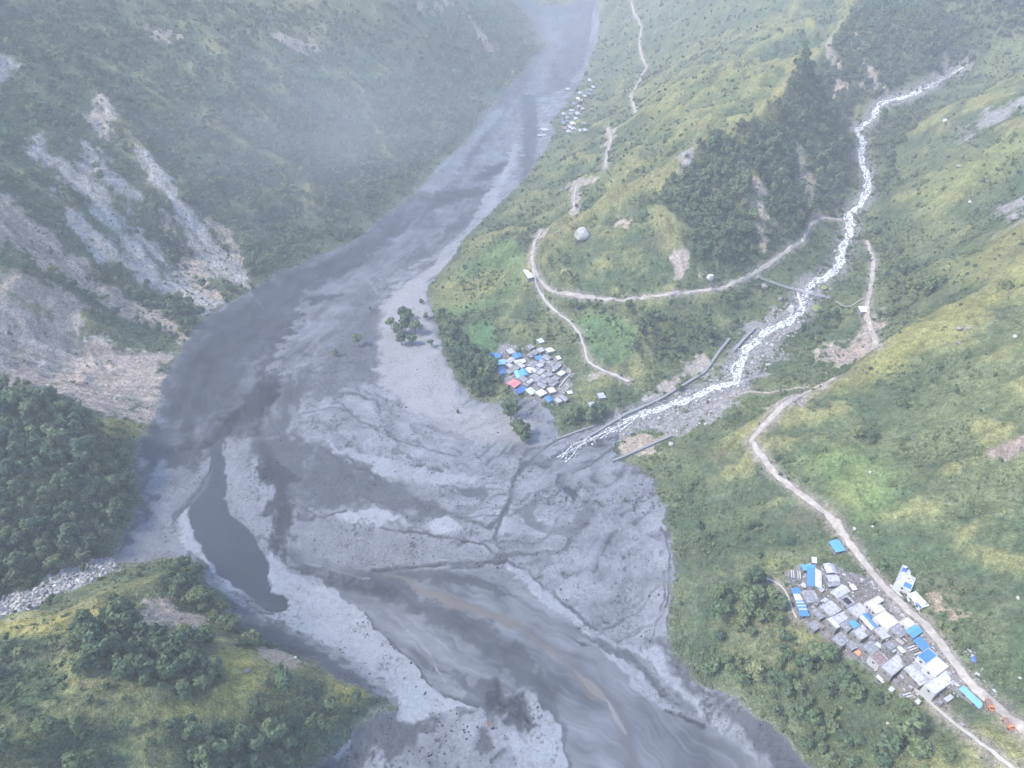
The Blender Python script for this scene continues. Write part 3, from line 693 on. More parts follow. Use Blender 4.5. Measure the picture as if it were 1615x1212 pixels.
def quad_mesh(name, quads, cols_, attrs):
    used, inv = np.unique(quads, return_inverse=True)
    q = inv.reshape(quads.shape)
    me = bpy.data.meshes.new(name)
    me.vertices.add(len(used)); me.loops.add(q.size); me.polygons.add(len(q))
    me.vertices.foreach_set('co', np.stack([VX[used], VY[used], VZ[used]], 1).astype(np.float32).ravel())
    me.loops.foreach_set('vertex_index', q.astype(np.int32).ravel()[::1])
    me.polygons.foreach_set('loop_start', np.arange(0, q.size, 4, dtype=np.int32))
    me.update(calc_edges=True)
    ca = me.attributes.new('ground_colour', 'FLOAT_COLOR', 'POINT')
    rgba = np.concatenate([cols_[used], np.ones((len(used), 1))], 1).astype(np.float32)
    ca.data.foreach_set('color', rgba.ravel())
    for an, av in attrs.items():
        if av.ndim == 2:
            a = me.attributes.new(an, 'FLOAT_VECTOR', 'POINT'); a.data.foreach_set('vector', av[used].astype(np.float32).ravel())
        else:
            a = me.attributes.new(an, 'FLOAT', 'POINT'); a.data.foreach_set('value', av[used].astype(np.float32))
    me.shade_smooth()
    o = bpy.data.objects.new(name, me)
    COL.objects.link(o)
    return o

# ------------------------------------------------------------------ node helpers and materials
MATS = {}
def new_mat(name):
    m = bpy.data.materials.new(name); m.use_nodes = True
    nt = m.node_tree; nt.nodes.clear()
    out = nt.nodes.new('ShaderNodeOutputMaterial'); b = nt.nodes.new('ShaderNodeBsdfPrincipled')
    nt.links.new(b.outputs[0], out.inputs['Surface'])
    MATS[name] = m
    return m, nt, b
def nd(nt, typ, **kw):
    n = nt.nodes.new(typ)
    for k, v in kw.items():
        if hasattr(n, k): setattr(n, k, v)
        else: n.inputs[k.replace('_', ' ')].default_value = v
    return n
def noise_n(nt, scale, detail=3.0, vec=None, rough=.6):
    n = nd(nt, 'ShaderNodeTexNoise'); n.inputs['Scale'].default_value = scale; n.inputs['Detail'].default_value = detail; n.inputs['Roughness'].default_value = rough
    if vec is not None: nt.links.new(vec, n.inputs['Vector'])
    return n.outputs['Fac']
def mrange(nt, src, a, b, c, d):
    n = nd(nt, 'ShaderNodeMapRange'); nt.links.new(src, n.inputs[0])
    for i, v in enumerate((a, b, c, d)): n.inputs[i + 1].default_value = v
    return n.outputs[0]
def mul(nt, a, b):
    n = nd(nt, 'ShaderNodeMath', operation='MULTIPLY')
    for i, v in enumerate((a, b)):
        if isinstance(v, (int, float)): n.inputs[i].default_value = v
        else: nt.links.new(v, n.inputs[i])
    return n.outputs[0]
def scale_col(nt, col, fac):
    n = nd(nt, 'ShaderNodeVectorMath', operation='SCALE')
    if isinstance(col, tuple): n.inputs[0].default_value = col
    else: nt.links.new(col, n.inputs[0])
    nt.links.new(fac, n.inputs['Scale'])
    return n.outputs[0]
def mixc(nt, fac, a, b):
    n = nd(nt, 'ShaderNodeMix', data_type='RGBA')
    for i, v in ((0, fac), (6, a), (7, b)):
        if isinstance(v, tuple): n.inputs[i].default_value = v + (1,) if len(v) == 3 else v
        elif isinstance(v, (int, float)): n.inputs[i].default_value = v
        else: nt.links.new(v, n.inputs[i])
    return n.outputs[2]
def bump(nt, b, h, strength, dist):
    n = nd(nt, 'ShaderNodeBump'); n.inputs['Strength'].default_value = strength; n.inputs['Distance'].default_value = dist
    nt.links.new(h, n.inputs['Height']); nt.links.new(n.outputs[0], b.inputs['Normal'])
def coords(nt):
    return nd(nt, 'ShaderNodeTexCoord').outputs['Object']

m, nt, b = new_mat('hillside')
at = nd(nt, 'ShaderNodeAttribute', attribute_name='ground_colour')
P_ = coords(nt)
f1 = mul(nt, mrange(nt, noise_n(nt, .45, 3, P_, .8), .3, .7, .55, 1.5), mrange(nt, noise_n(nt, 1.7, 2, P_, .7), .3, .7, .62, 1.4))
nt.links.new(scale_col(nt, at.outputs['Color'], f1), b.inputs['Base Color'])
b.inputs['Roughness'].default_value = .95; b.inputs['Specular IOR Level'].default_value = .1
bump(nt, b, noise_n(nt, .8, 2, P_, .75), .9, 1.4)

m, nt, b = new_mat('mud')
at = nd(nt, 'ShaderNodeAttribute', attribute_name='ground_colour')
P_ = coords(nt)
f1 = mrange(nt, noise_n(nt, .7, 3, P_, .75), .3, .7, .82, 1.16)
sk = nd(nt, 'ShaderNodeAttribute', attribute_name='speck')
s1 = mrange(nt, noise_n(nt, .75, 3, P_, .7), .52, .62, 0, 1)
f1 = mul(nt, f1, mrange(nt, mul(nt, s1, sk.outputs['Fac']), 0, 1, 1, .38))
nt.links.new(scale_col(nt, at.outputs['Color'], f1), b.inputs['Base Color'])
b.inputs['Roughness'].default_value = .75; b.inputs['Specular IOR Level'].default_value = .25
bump(nt, b, noise_n(nt, .55, 3, P_, .75), .3, .6)

m, nt, b = new_mat('muddy_water')
at = nd(nt, 'ShaderNodeAttribute', attribute_name='ground_colour')
fl = nd(nt, 'ShaderNodeAttribute', attribute_name='flow')
sm = nd(nt, 'ShaderNodeAttribute', attribute_name='calm')
mp = nd(nt, 'ShaderNodeMapping'); mp.inputs['Scale'].default_value = (.03, .22, 1)
nt.links.new(fl.outputs['Vector'], mp.inputs['Vector'])
st = noise_n(nt, 1.0, 3, mp.outputs[0], .65)
f1 = mrange(nt, st, .3, .7, .93, 1.08)
nt.links.new(scale_col(nt, at.outputs['Color'], f1), b.inputs['Base Color'])
nt.links.new(mrange(nt, sm.outputs['Fac'], .6, 1.0, .7, .35), b.inputs['Roughness']); nt.links.new(mrange(nt, sm.outputs['Fac'], .6, 1.0, .12, .3), b.inputs['Specular IOR Level'])
bump(nt, b, noise_n(nt, .35, 3, coords(nt), .7), .12, .5)

terrain = quad_mesh('terrain', QUADS[cls == 0], gc, {})
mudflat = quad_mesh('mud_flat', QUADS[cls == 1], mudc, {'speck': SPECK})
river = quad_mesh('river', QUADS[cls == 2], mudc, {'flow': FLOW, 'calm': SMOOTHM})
for o, mt, lb in ((terrain, 'hillside', 'steep green valley sides with bare slides'), (mudflat, 'mud', 'pale grey mud flat left by the debris flow'), (river, 'muddy_water', 'dark grey mud-laden river running down the valley')):
    o.data.materials.append(MATS[mt]); o['kind'] = 'structure'; o['label'] = lb
# ------------------------------------------------------------------ more materials
def simple_mat(name, col, rough=.8, var=.25, scale=.6, spec=.2, bmp=0.0, metal=0.0, det=3):
    m, nt, b = new_mat(name)
    P_ = coords(nt)
    n = noise_n(nt, scale, det, P_, .7)
    nt.links.new(scale_col(nt, col, mrange(nt, n, .3, .7, 1 - var, 1 + var)), b.inputs['Base Color'])
    b.inputs['Roughness'].default_value = rough; b.inputs['Specular IOR Level'].default_value = spec; b.inputs['Metallic'].default_value = metal
    if bmp: bump(nt, b, n, bmp, .3)
    return m
def leaf_mat(name, c1, c2):
    m, nt, b = new_mat(name)
    oi = nd(nt, 'ShaderNodeObjectInfo')
    P_ = coords(nt)
    n = noise_n(nt, 5.0, 2, P_, .6)
    c = mixc(nt, oi.outputs['Random'], c1, c2)
    nt.links.new(scale_col(nt, c, mrange(nt, n, .3, .7, .62, 1.4)), b.inputs['Base Color'])
    b.inputs['Roughness'].default_value = .8; b.inputs['Specular IOR Level'].default_value = .15
    return m
leaf_mat('leaf_dark', (.048, .078, .043), (.096, .126, .060))
leaf_mat('leaf_mid', (.068, .105, .050), (.112, .142, .064))
leaf_mat('leaf_yellow', (.11, .138, .058), (.165, .175, .08))
simple_mat('bark', (.10, .085, .07), .9, .3, 3)
simple_mat('gravel_road', (.27, .24, .21), .95, .3, .3, .1, .4)
simple_mat('concrete_path', (.28, .265, .24), .9, .15, .5, .1)
simple_mat('concrete', (.18, .182, .187), .9, .2, .5, .15, .2)
simple_mat('rock', (.20, .185, .175), .9, .35, .5, .15, .5, det=5)
simple_mat('rock_pale', (.33, .31, .285), .9, .25, .7, .15, .4, det=5)
m, nt, b = new_mat('white_water')
P_ = coords(nt)
n = noise_n(nt, .8, 4, P_, .8)
nt.links.new(mixc(nt, mrange(nt, n, .44, .56, 0, 1), (.11, .125, .13), (.70, .71, .70)), b.inputs['Base Color'])
b.inputs['Roughness'].default_value = .5
bump(nt, b, n, .6, .6)
m, nt, b = new_mat('mossy_rock')
P_ = coords(nt)
geo = nd(nt, 'ShaderNodeNewGeometry'); sx = nd(nt, 'ShaderNodeSeparateXYZ'); nt.links.new(geo.outputs['Normal'], sx.inputs[0])
nt.links.new(mixc(nt, mrange(nt, sx.outputs['Z'], .35, .6, 0, 1), (.17, .15, .15), (.12, .15, .045)), b.inputs['Base Color'])
b.inputs['Roughness'].default_value = .95

def tag(o, label=None, cat=None, group=None, kind=None):
    for k, v in (('label', label), ('category', cat), ('group', group), ('kind', kind)):
        if v: o[k] = v
    return o
def empty(name, loc, rz=0.0, label=None, cat=None, group=None):
    o = bpy.data.objects.new(name, None)
    o.empty_display_size = 1.0
    o.location = loc; o.rotation_euler = (0, 0, rz)
    COL.objects.link(o)
    return tag(o, label, cat, group)
def mesh_obj(name, verts, faces, mat, parent=None, smooth=False):
    me = bpy.data.meshes.new(name)
    me.from_pydata([tuple(v) for v in verts], [], faces)
    me.update()
    if smooth: me.shade_smooth()
    for mm in (mat if isinstance(mat, (list, tuple)) else [mat]): me.materials.append(MATS[mm])
    o = bpy.data.objects.new(name, me); COL.objects.link(o)
    if parent is not None: o.parent = parent
    return o
def share(name, me, parent=None, loc=(0, 0, 0), rot=(0, 0, 0), sc=(1, 1, 1)):
    o = bpy.data.objects.new(name, me); COL.objects.link(o)
    o.location = loc; o.rotation_euler = rot; o.scale = sc
    if parent is not None: o.parent = parent
    return o

# ------------------------------------------------------------------ roads and streams: ribbons laid on the ground
def smooth_line(p, it=2):
    p = np.asarray(p, float)
    for _ in range(it):
        q = p.copy(); q[1:-1] = (p[:-2] + 2 * p[1:-1] + p[2:]) / 4; p = q
    return p
def resample(p, step):
    p = np.asarray(p, float)
    L = np.concatenate([[0], np.cumsum(np.hypot(*np.diff(p, axis=0).T))])
    n = max(2, int(L[-1] / step)); s = np.linspace(0, L[-1], n)
    return np.stack([np.interp(s, L, p[:, 0]), np.interp(s, L, p[:, 1])], 1)
def vfield(A, x, y):
    th = np.arctan2(x, y); r = np.hypot(x, y)
    ci = np.clip(np.searchsorted(TH, th), 0, NC - 1); ri = np.clip(np.searchsorted(RR, r), 0, NR - 1)
    return A[ri * NC + ci]
VZG = VZ.reshape(NR, NC)
def ground(x, y):
    """height of the ground mesh itself"""
    x = np.asarray(x, float); y = np.asarray(y, float)
    th = np.arctan2(x, y); r = np.hypot(x, y)
    c = np.clip(np.searchsorted(TH, th) - 1, 0, NC - 2); q = np.clip(np.searchsorted(RR, r) - 1, 0, NR - 2)
    a = np.clip((th - TH[c]) / (TH[c + 1] - TH[c]), 0, 1); b_ = np.clip((r - RR[q]) / (RR[q + 1] - RR[q]), 0, 1)
    return VZG[q, c] * (1 - a) * (1 - b_) + VZG[q, c + 1] * a * (1 - b_) + VZG[q + 1, c] * (1 - a) * b_ + VZG[q + 1, c + 1] * a * b_
def ribbon(name, line, width, mat, lift=.3, step=1.5, ragged=.12, seed=1, sec=4, skirt=.8, taper=None):
    p = resample(smooth_line(resample(line, 2.0), 2), step)
    d = np.gradient(p, axis=0); d /= np.hypot(d[:, 0], d[:, 1])[:, None] + 1e-9
    nrm = np.stack([-d[:, 1], d[:, 0]], 1)
    s = np.arange(len(p)) * step
    wl = width * .5 * (1 + ragged * 2 * fbm(s / 6.0, s * 0 + seed, seed, 3)); wr = width * .5 * (1 + ragged * 2 * fbm(s / 6.0, s * 0 + seed + 9, seed + 3, 3))
    if taper:
        tp = taper[0] + (1 - taper[0]) * sstep(0, taper[1], s / s[-1]) + .55 * fbm(s / 11.0, s * 0 + 3 + seed, 99, 3)
        tp = tp * (1 - .9 * sstep(.84, 1.0, s / s[-1]))
        wl = np.maximum(wl * tp, .25); wr = np.maximum(wr * tp, .25)
    V = []; k = sec + 3
    for j in range(k):
        if j == 0: off, dz = wl + .15, -skirt
        elif j == k - 1: off, dz = -(wr + .15), -skirt
        else:
            f = (j - 1) / sec; off, dz = wl * (1 - f) - wr * f, lift
        q = p + nrm * np.reshape(off, (-1, 1))
        V.append(np.stack([q[:, 0], q[:, 1], ground(q[:, 0], q[:, 1]) + dz], 1))
    V = np.stack(V, 1).reshape(-1, 3)
    n = len(p)
    F = [(i * k + j, i * k + j + 1, (i + 1) * k + j + 1, (i + 1) * k + j) for i in range(n - 1) for j in range(k - 1)]
    o = mesh_obj(name, V, F, mat, None, True)
    return tag(o, kind='structure')
RD_LABEL = {'road_main': 'pale dirt road past the large village', 'road_up': 'dirt road above the side stream', 'road_ridge': 'dirt road around the foot of the ridge', 'path_concrete': 'narrow pale concrete path down to the village',
 'trail_upper': 'winding trail high on the ridge', 'trail_mid': 'pale trail on the ridge flank', 'trail_low': 'short bare trail on the ridge nose', 'footpath_village': 'thin concrete footpath below the large village', 'footpath_houses': 'footpath at the edge of the large village', 'footpath_shelf': 'thin path on the grassy shelf'}
for i, (k, (w, mt, p)) in enumerate(ROADS_W.items()):
    nm_ = {'road': 'road', 'path': 'path', 'trail': 'trail_path', 'footpath': 'footpath'}[k.split('_')[0]]
    o = ribbon(nm_, p, w, 'gravel_road' if mt == 'gravel' else 'concrete_path', .28, 1.5, 0.34 if mt == 'gravel' else .15, 10 + i)
    o['label'] = RD_LABEL[k]
sw_ = resample(STREAM_W, 2.0)
sd0 = np.gradient(sw_, axis=0); sd0 /= np.hypot(sd0[:, 0], sd0[:, 1])[:, None] + 1e-9
sa_ = np.arange(len(sw_)) * 2.0
for i, (wd, amp, lb) in enumerate(((4.2, 1.6, 'white foaming mountain stream, main thread'), (2.4, 5.0, 'side thread of the white mountain stream'), (1.9, 5.4, 'second side thread of the white mountain stream'))):
    offs = amp * (1.5 * fbm(sa_ / 16, sa_ * 0 + 7 * i, 700 + i, 3) + (0, .35, -.35)[i])
    st_o = ribbon('stream', sw_ + np.stack([-sd0[:, 1], sd0[:, 0]], 1) * offs[:, None], wd, 'white_water', .42 + .05 * i, .9, .5, 60 + i, 4, 1.2, taper=(.15, .3))
    st_o['label'] = lb
ls_o = ribbon('stream', lay(dens(LSTREAM, 8), Z), 1.5, 'white_water', .3, 1.2, .35, 70, 4, 1.0)
ls_o['label'] = 'thin white stream among pale boulders'

# ------------------------------------------------------------------ foliage
def crown_mesh(name, mat, seed, lobes=11, per=46, leaf=.062, squash=1.0, wide=.40, low=.30):
    r = random.Random(seed); V = []; F = []
    cs = []
    for i in range(lobes):
        a = r.uniform(0, 6.283); u = r.uniform(0, 1)
        zz = low + (1 - low) * (.16 + .66 * u)
        rad = wide * math.sqrt(max(.03, 1 - ((u - .35) / .75) ** 2)) * r.uniform(.25, .80)
        cs.append((math.cos(a) * rad, math.sin(a) * rad, zz * squash, r.uniform(.115, .20) * (wide / .40)))
    for cx, cy, cz, cr in cs:
        base_i = len(V)                                    # a small dark heart for each clump
        for (x, y, z) in ICO_V:
            k = cr * .80 * r.uniform(.85, 1.12)
            V.append((cx + x * k, cy + y * k, cz + z * k * .9))
        F += [tuple(base_i + q for q in f) for f in ICO_F]
        for _ in range(per):
            z = r.uniform(-.55, 1); a = r.uniform(0, 6.283); q = math.sqrt(1 - z * z)
            n = Vector((q * math.cos(a), q * math.sin(a), z))
            c = Vector((cx, cy, cz)) + Vector((n.x, n.y, n.z * .92)) * cr * r.uniform(.86, 1.16)
            nn = (n + Vector((r.gauss(0, .45), r.gauss(0, .45), r.gauss(.2, .45)))).normalized()
            t = nn.orthogonal().normalized(); t.rotate(Matrix.Rotation(r.uniform(0, 6.283), 3, nn)); bt = nn.cross(t)
            s = leaf * r.uniform(.6, 1.3); i0 = len(V)
            V += [tuple(c + t * s), tuple(c + bt * s * .7), tuple(c - t * s), tuple(c - bt * s * .7)]
            F.append((i0, i0 + 1, i0 + 2, i0 + 3))
    me = bpy.data.meshes.new(name); me.from_pydata(V, [], F); me.update(); me.materials.append(MATS[mat])
    return me
_bm = bmesh.new(); bmesh.ops.create_icosphere(_bm, subdivisions=1, radius=1.0)
ICO_V = [tuple(v.co) for v in _bm.verts]; ICO_F = [tuple(v.index for v in f.verts) for f in _bm.faces]; _bm.free()
CROWNS = []
for i in range(9):
    mt = ('leaf_dark', 'leaf_mid', 'leaf_yellow')[i % 3]
    CROWNS.append(crown_mesh('crown', mt, 50 + i, 10 + i % 4, 46, .058, 1.0, .36 + .03 * (i % 3), .26))
SHRUBS = []
for i in range(6):
    mt = ('leaf_mid', 'leaf_dark', 'leaf_yellow')[i % 3]
    SHRUBS.append(crown_mesh('shrub', mt, 90 + i, 6, 26, .10, .75, .46, .05))
def trunk_mesh():
    V = []; F = []
    def limb(a, b, ra, rb, n=6):
        a = Vector(a); b = Vector(b); d = (b - a).normalized(); t = d.orthogonal().normalized(); u = d.cross(t); i0 = len(V)
        for p, r in ((a, ra), ((a + b) / 2 + Vector((.01, -.008, 0)), (ra + rb) / 2), (b, rb)):
            for k in range(n):
                an = 6.283 * k / n; V.append(tuple(p + t * math.cos(an) * r + u * math.sin(an) * r))
        for s in range(2):
            for k in range(n): F.append((i0 + s * n + k, i0 + s * n + (k + 1) % n, i0 + (s + 1) * n + (k + 1) % n, i0 + (s + 1) * n + k))
    limb((0, 0, -.12), (.01, 0, .38), .032, .02); limb((.01, 0, .36), (-.02, .02, .72), .02, .008)
    for k in range(4):
        a = k * 1.6 + .4; limb((.01, 0, .28 + .06 * k), (.2 * math.cos(a), .2 * math.sin(a), .5 + .07 * k), .013, .004, 5)
    me = bpy.data.meshes.new('trunk'); me.from_pydata(V, [], F); me.update(); me.materials.append(MATS['bark'])
    return me
TRUNK = trunk_mesh()

def project(x, y, z):
    dx, dy, dz = x, y, z - CAM_H
    f = dy * CP - dz * SP; u = dx / f; v = -(dy * SP + dz * CP) / f
    return IMG_W / 2 + FPX * u, IMG_H / 2 + FPX * v, f
def scatter(r0, r1, step, seed):
    g = np.random.default_rng(seed)
    X, Y = np.meshgrid(np.arange(-r1, r1, step), np.arange(40, r1, step))
    X = X.ravel() + g.uniform(-.48, .48, X.size) * step; Y = Y.ravel() + g.uniform(-.48, .48, Y.size) * step
    r = np.hypot(X, Y); k = (r > r0) & (r < r1) & (np.abs(X) < Y * 1.9 + 40)
    X, Y = X[k], Y[k]; Zg = ground(X, Y)
    px, py, f = project(X, Y, Zg)
    k = (px > -90) & (px < IMG_W + 90) & (py > -60) & (py < IMG_H + 120) & (f > 10)
    return X[k], Y[k], Zg[k], px[k], py[k], f[k], g
def cover(X, Y):
    md = vfield(mud_d, X, Y); rd = vfield(road_d, X, Y); ba = vfield(bare, X, Y); fo = vfield(forest, X, Y); sl = vfield(sdl, X, Y)
    return md, rd, ba, fo, sl
TREES = []     # x, y, z, height, variant
SHR = []
for r0, r1, step, hmean in ((0, 560, 4.9, 7.4), (560, 1250, 5.8, 7.4), (1250, 3000, 9.5, 10.0)):
    X, Y, Zg, px, py, f, g = scatter(r0, r1, step, int(r0) + 3)
    md, rd, ba, fo, sl = cover(X, Y)
    clump = fbm(X / 26, Y / 26, 500, 3); fine_ = fbm(X / 9, Y / 9, 510, 2)
    rib = ridged(((X - 250) * .62 + (Y - 660) * .78) / 34, (X - Y) / 260, 77, 2); inface = np.exp(-(((X - 300) / 120) ** 2 + ((Y - 690) / 150) ** 2))
    p = fo * sstep(-.35, .15, clump + 1.1 * (fo - .58)) * (1 - .6 * inface * sstep(.3, .7, rib)) + .16 * sstep(.05, .5, .7 * clump + .8 * fine_ + .5 * fbm(X / 60, Y / 60, 515, 2) - .10 * np.where(GF.inside(X, Y), GF.samp(CRV, X, Y), 0))
    ok = (g.random(len(X)) < p) & (md < -2.5) & (rd > 2.0) & (ba < .35) & (sl > 6)
    n = ok.sum(); hs = hmean * np.exp(g.normal(0, .30, n)) * (.42 + .72 * fo[ok])
    tone = g.random(n) + .5 * clump[ok] - .25 * (fo[ok] > .7) - .45 * inface[ok] - .05 * (X[ok] < -60) * (Y[ok] > 500) + .4 * fbm(X[ok] / 90, Y[ok] / 90, 505, 2)
    var = g.integers(0, 3, n) * 3 + np.where(tone < .62, 0, np.where(tone < 1.02, 1, 2))
    TREES.append(np.stack([X[ok], Y[ok], Zg[ok], hs, var], 1))
for r0, r1, step, sz in ((0, 450, 1.6, 1.1), (450, 700, 2.2, 1.5), (700, 1300, 3.8, 2.2), (1300, 2600, 10.0, 4.0)):
    X, Y, Zg, px, py, f, g = scatter(r0, r1, step, int(r0) + 40)
    md, rd, ba, fo, sl = cover(X, Y)
    clump = fbm(X / 34, Y / 34, 520, 4); fine_ = fbm(X / 7, Y / 7, 530, 2)
    gul = np.where(GF.inside(X, Y), GF.samp(CRV, X, Y), 0)
    p = (.05 + .80 * sstep(.0, .5, clump + .55 * fine_ - .10 * gul)) * (1 - .93 * np.clip(ba * 1.2, 0, 1)) + .25 * fo
    ok = (g.random(len(X)) < p) & (md < -1.0) & (rd > .8) & (sl > 5)
    n = ok.sum(); hs = sz * np.exp(g.normal(0, .48, n))
    tone = g.random(n) - .45 * clump[ok]
    var = g.integers(0, 2, n) * 3 + np.where(tone < .35, 1, np.where(tone < .78, 0, 2))
    SHR.append(np.stack([X[ok], Y[ok], Zg[ok], hs, var], 1))
TREES = np.concatenate(TREES); SHR = np.concatenate(SHR)
# the largest in view become trees of their own
tpx, tpy, tf = project(TREES[:, 0], TREES[:, 1], TREES[:, 2] + TREES[:, 3] * .6)
score = np.where((tpx > 6) & (tpx < IMG_W - 6) & (tpy > 6) & (tpy < IMG_H - 6), TREES[:, 3] / tf, 0)
N_OWN = 275
own = np.argsort(-score)[:N_OWN]
rest = np.setdiff1d(np.arange(len(TREES)), own)
print('trees', len(TREES), 'shrubs', len(SHR))

def instancer(name, pts, meshes, label, jit=.15):
    """one object whose points carry copies of a few meshes: for growth nobody could count"""
    coll = bpy.data.collections.new(name + '_kinds')
    for i, me in enumerate(meshes):
        o = bpy.data.objects.new('%s_kind_%02d' % (name, i), me); coll.objects.link(o)
    me = bpy.data.meshes.new(name)
    n = len(pts)
    me.vertices.add(n)
    me.vertices.foreach_set('co', pts[:, :3].astype(np.float32).ravel())
    g = np.random.default_rng(len(pts))
    sc = np.stack([pts[:, 3] * g.uniform(1 - jit, 1 + jit, n), pts[:, 3] * g.uniform(1 - jit, 1 + jit, n), pts[:, 3] * g.uniform(1 - jit, 1 + jit, n)], 1)
    rt = np.stack([g.normal(0, .06, n), g.normal(0, .06, n), g.uniform(0, 6.283, n)], 1)
    for an, av in (('size', sc), ('turn', rt)):
        a = me.attributes.new(an, 'FLOAT_VECTOR', 'POINT'); a.data.foreach_set('vector', av.astype(np.float32).ravel())
    a = me.attributes.new('pick', 'INT', 'POINT'); a.data.foreach_set('value', pts[:, 4].astype(np.int32))
    me.update()
    o = bpy.data.objects.new(name, me); COL.objects.link(o)
    ng = bpy.data.node_groups.new(name, 'GeometryNodeTree')
    ng.interface.new_socket('Geometry', in_out='INPUT', socket_type='NodeSocketGeometry'); ng.interface.new_socket('Geometry', in_out='OUTPUT', socket_type='NodeSocketGeometry')
    gi = ng.nodes.new('NodeGroupInput'); go = ng.nodes.new('NodeGroupOutput')
    iop = ng.nodes.new('GeometryNodeInstanceOnPoints'); ci = ng.nodes.new('GeometryNodeCollectionInfo')
    ci.inputs['Collection'].default_value = coll; ci.inputs['Separate Children'].default_value = True; ci.inputs['Reset Children'].default_value = True
    iop.inputs['Pick Instance'].default_value = True
    def named(nm, dt):
        q = ng.nodes.new('GeometryNodeInputNamedAttribute'); q.data_type = dt; q.inputs['Name'].default_value = nm
        return [s for s in q.outputs if s.enabled and s.name == 'Attribute'][0]
    ng.links.new(gi.outputs[0], iop.inputs['Points']); ng.links.new(ci.outputs[0], iop.inputs['Instance'])
    ng.links.new(named('pick', 'INT'), iop.inputs['Instance Index']); ng.links.new(named('turn', 'FLOAT_VECTOR'), iop.inputs['Rotation']); ng.links.new(named('size', 'FLOAT_VECTOR'), iop.inputs['Scale'])
    ng.links.new(iop.outputs[0], go.inputs[0])
    md_ = o.modifiers.new('growth', 'NODES'); md_.node_group = ng
    return tag(o, label, kind='stuff')
instancer('forest', TREES[rest], CROWNS, 'dense dark green woodland covering the steep valley sides')
instancer('undergrowth', SHR, SHRUBS, 'low green scrub scattered over the grassy slopes')

# own trees, named by the wood they stand in
ZONES = [('on the wooded knoll', FOREST_W[0][2]), ('among the left slides', FOREST_W[1][2]), ('in the grove on the grassy spur', FOREST_W[3][2]),
 ('on the tip of the spur', FOREST_W[4][2]), ('at the muddy spur foot', FOREST_W[5][2]), ('along the lower spur edge', FOREST_W[6][2]),
 ('on the brushy back of the spur', FOREST_W[7][2]), ('on the ridge face', FOREST_W[8][2]), ('in the grove below the large village', FOREST_W[9][2]),
 ('beside the middle village', FOREST_W[10][2]), ('in the copse at the stream mouth', FOREST_W[11][2]), ('by the bridge', FOREST_W[17][2]), ('beyond the road of the large village', FOREST_W[18][2])]
SIZEW = lambda h: 'small' if h < 5 else 'medium-sized' if h < 7.2 else 'tall'
def ordinal(n):
    return '%d%s' % (n, 'th' if 10 <= n % 100 <= 20 else {1: 'st', 2: 'nd', 3: 'rd'}.get(n % 10, 'th'))
zone_of = {}
for t in own:
    x, y = TREES[t, 0], TREES[t, 1]; best = None
    for zi, (zn, pw) in enumerate(ZONES):
        if sdist(pw, np.array([x]), np.array([y]), 30.0)[0] > -6: best = zi; break
    if best is None:
        best = 100 if tpx[t] < 700 else 101 if tpy[t] > 850 else 102
    zone_of.setdefault(best, []).append(t)
XZ = {100: 'on the open left slope', 101: 'on open ground near the large village', 102: 'on the open hillside by the road'}
def add_tree(x, y, z, h, var, label, group, turn=0.0):
    r = empty('tree', (x, y, z), turn, label, 'tree', group)
    share('trunk', TRUNK, r, (0, 0, 0), (0, 0, 0), (h, h, h))
    share('crown', CROWNS[int(var)], r, (0, 0, 0), (0, 0, 0), (h * .98, h * .98, h))
    return r
for zi, ts in zone_of.items():
    zn = ZONES[zi][0] if zi < 100 else XZ[zi]
    ts = sorted(ts, key=lambda t: tpx[t])
    for k, t in enumerate(ts):
        x, y, z, h, var = TREES[t]
        tone = ('dark green', 'mid green', 'yellow-green')[int(var) % 3]
        lb = '%s %s tree %s, %s from the left there' % (SIZEW(h), tone, zn, ordinal(k + 1)) if len(ts) > 1 else '%s %s tree %s' % (SIZEW(h), tone, zn)
        if len(lb.split()) > 16: lb = '%s tree %s, %s from the left there' % (tone, zn, ordinal(k + 1))
        add_tree(x, y, z, h, var, lb, 'trees ' + zn, random.uniform(0, 6.28))
def at(px, py):
    x, y = hit(np.array([px]), np.array([py]), ground)
    return float(x[0]), float(y[0]), float(ground(x, y)[0])
LONE = [(566,546,9,1,'lone dark tree standing in the mud flow'),(584,490,5,0,'small dark tree standing in the flow by the pale gravel edge'),(528,562,6,2,'pale leafless-looking tree standing in the mud flow'),
 (640,525,14,0,'tallest tree of the clump on the pale gravel bank'),(628,530,10,3,'left tree of the clump on the pale gravel bank'),(656,528,11,1,'right tree of the clump on the pale gravel bank'),(645,505,9,6,'rear tree of the clump on the pale gravel bank'),
 (618,520,9,1,'leftmost low tree of the clump on the pale gravel bank'),(634,545,11,0,'front tree of the clump on the pale gravel bank'),(650,545,9,4,'front right bushy tree of the clump on the pale gravel bank'),(636,505,10,0,'dark tree behind the clump on the pale gravel bank'),
 (800,648,9,3,'tree at the upper end of the clump standing in the mud'),(828,700,8,0,'lowest tree of the clump standing in the mud'),
 (672,505,8,0,'tree at the back of the pale gravel bank by the green slope'),(680,548,8,1,'tree between the gravel bank and the village wood'),(665,480,6,3,'small tree on the upper gravel bank below the meadow'),
 (805,662,13,0,'tall tree standing in the mud below the middle village'),(822,690,12,3,'dark tree standing in the mud, front one below the middle village'),(812,680,9,1,'bushy tree standing between two trees in the mud'),
 (985,792,3.2,1,'lone small round bush-like tree on the mud fan'),(722,652,3.6,0,'small dark shrub-like tree on the gravel below the middle village'),
 (1192,1068,11,2,'pale yellow-green round tree in the grove by the mud'),(1345,690,9,2,'pale round tree on the grassy hill above the road'),(1372,692,8,0,'dark round tree next to the pale one on the grassy hill')]
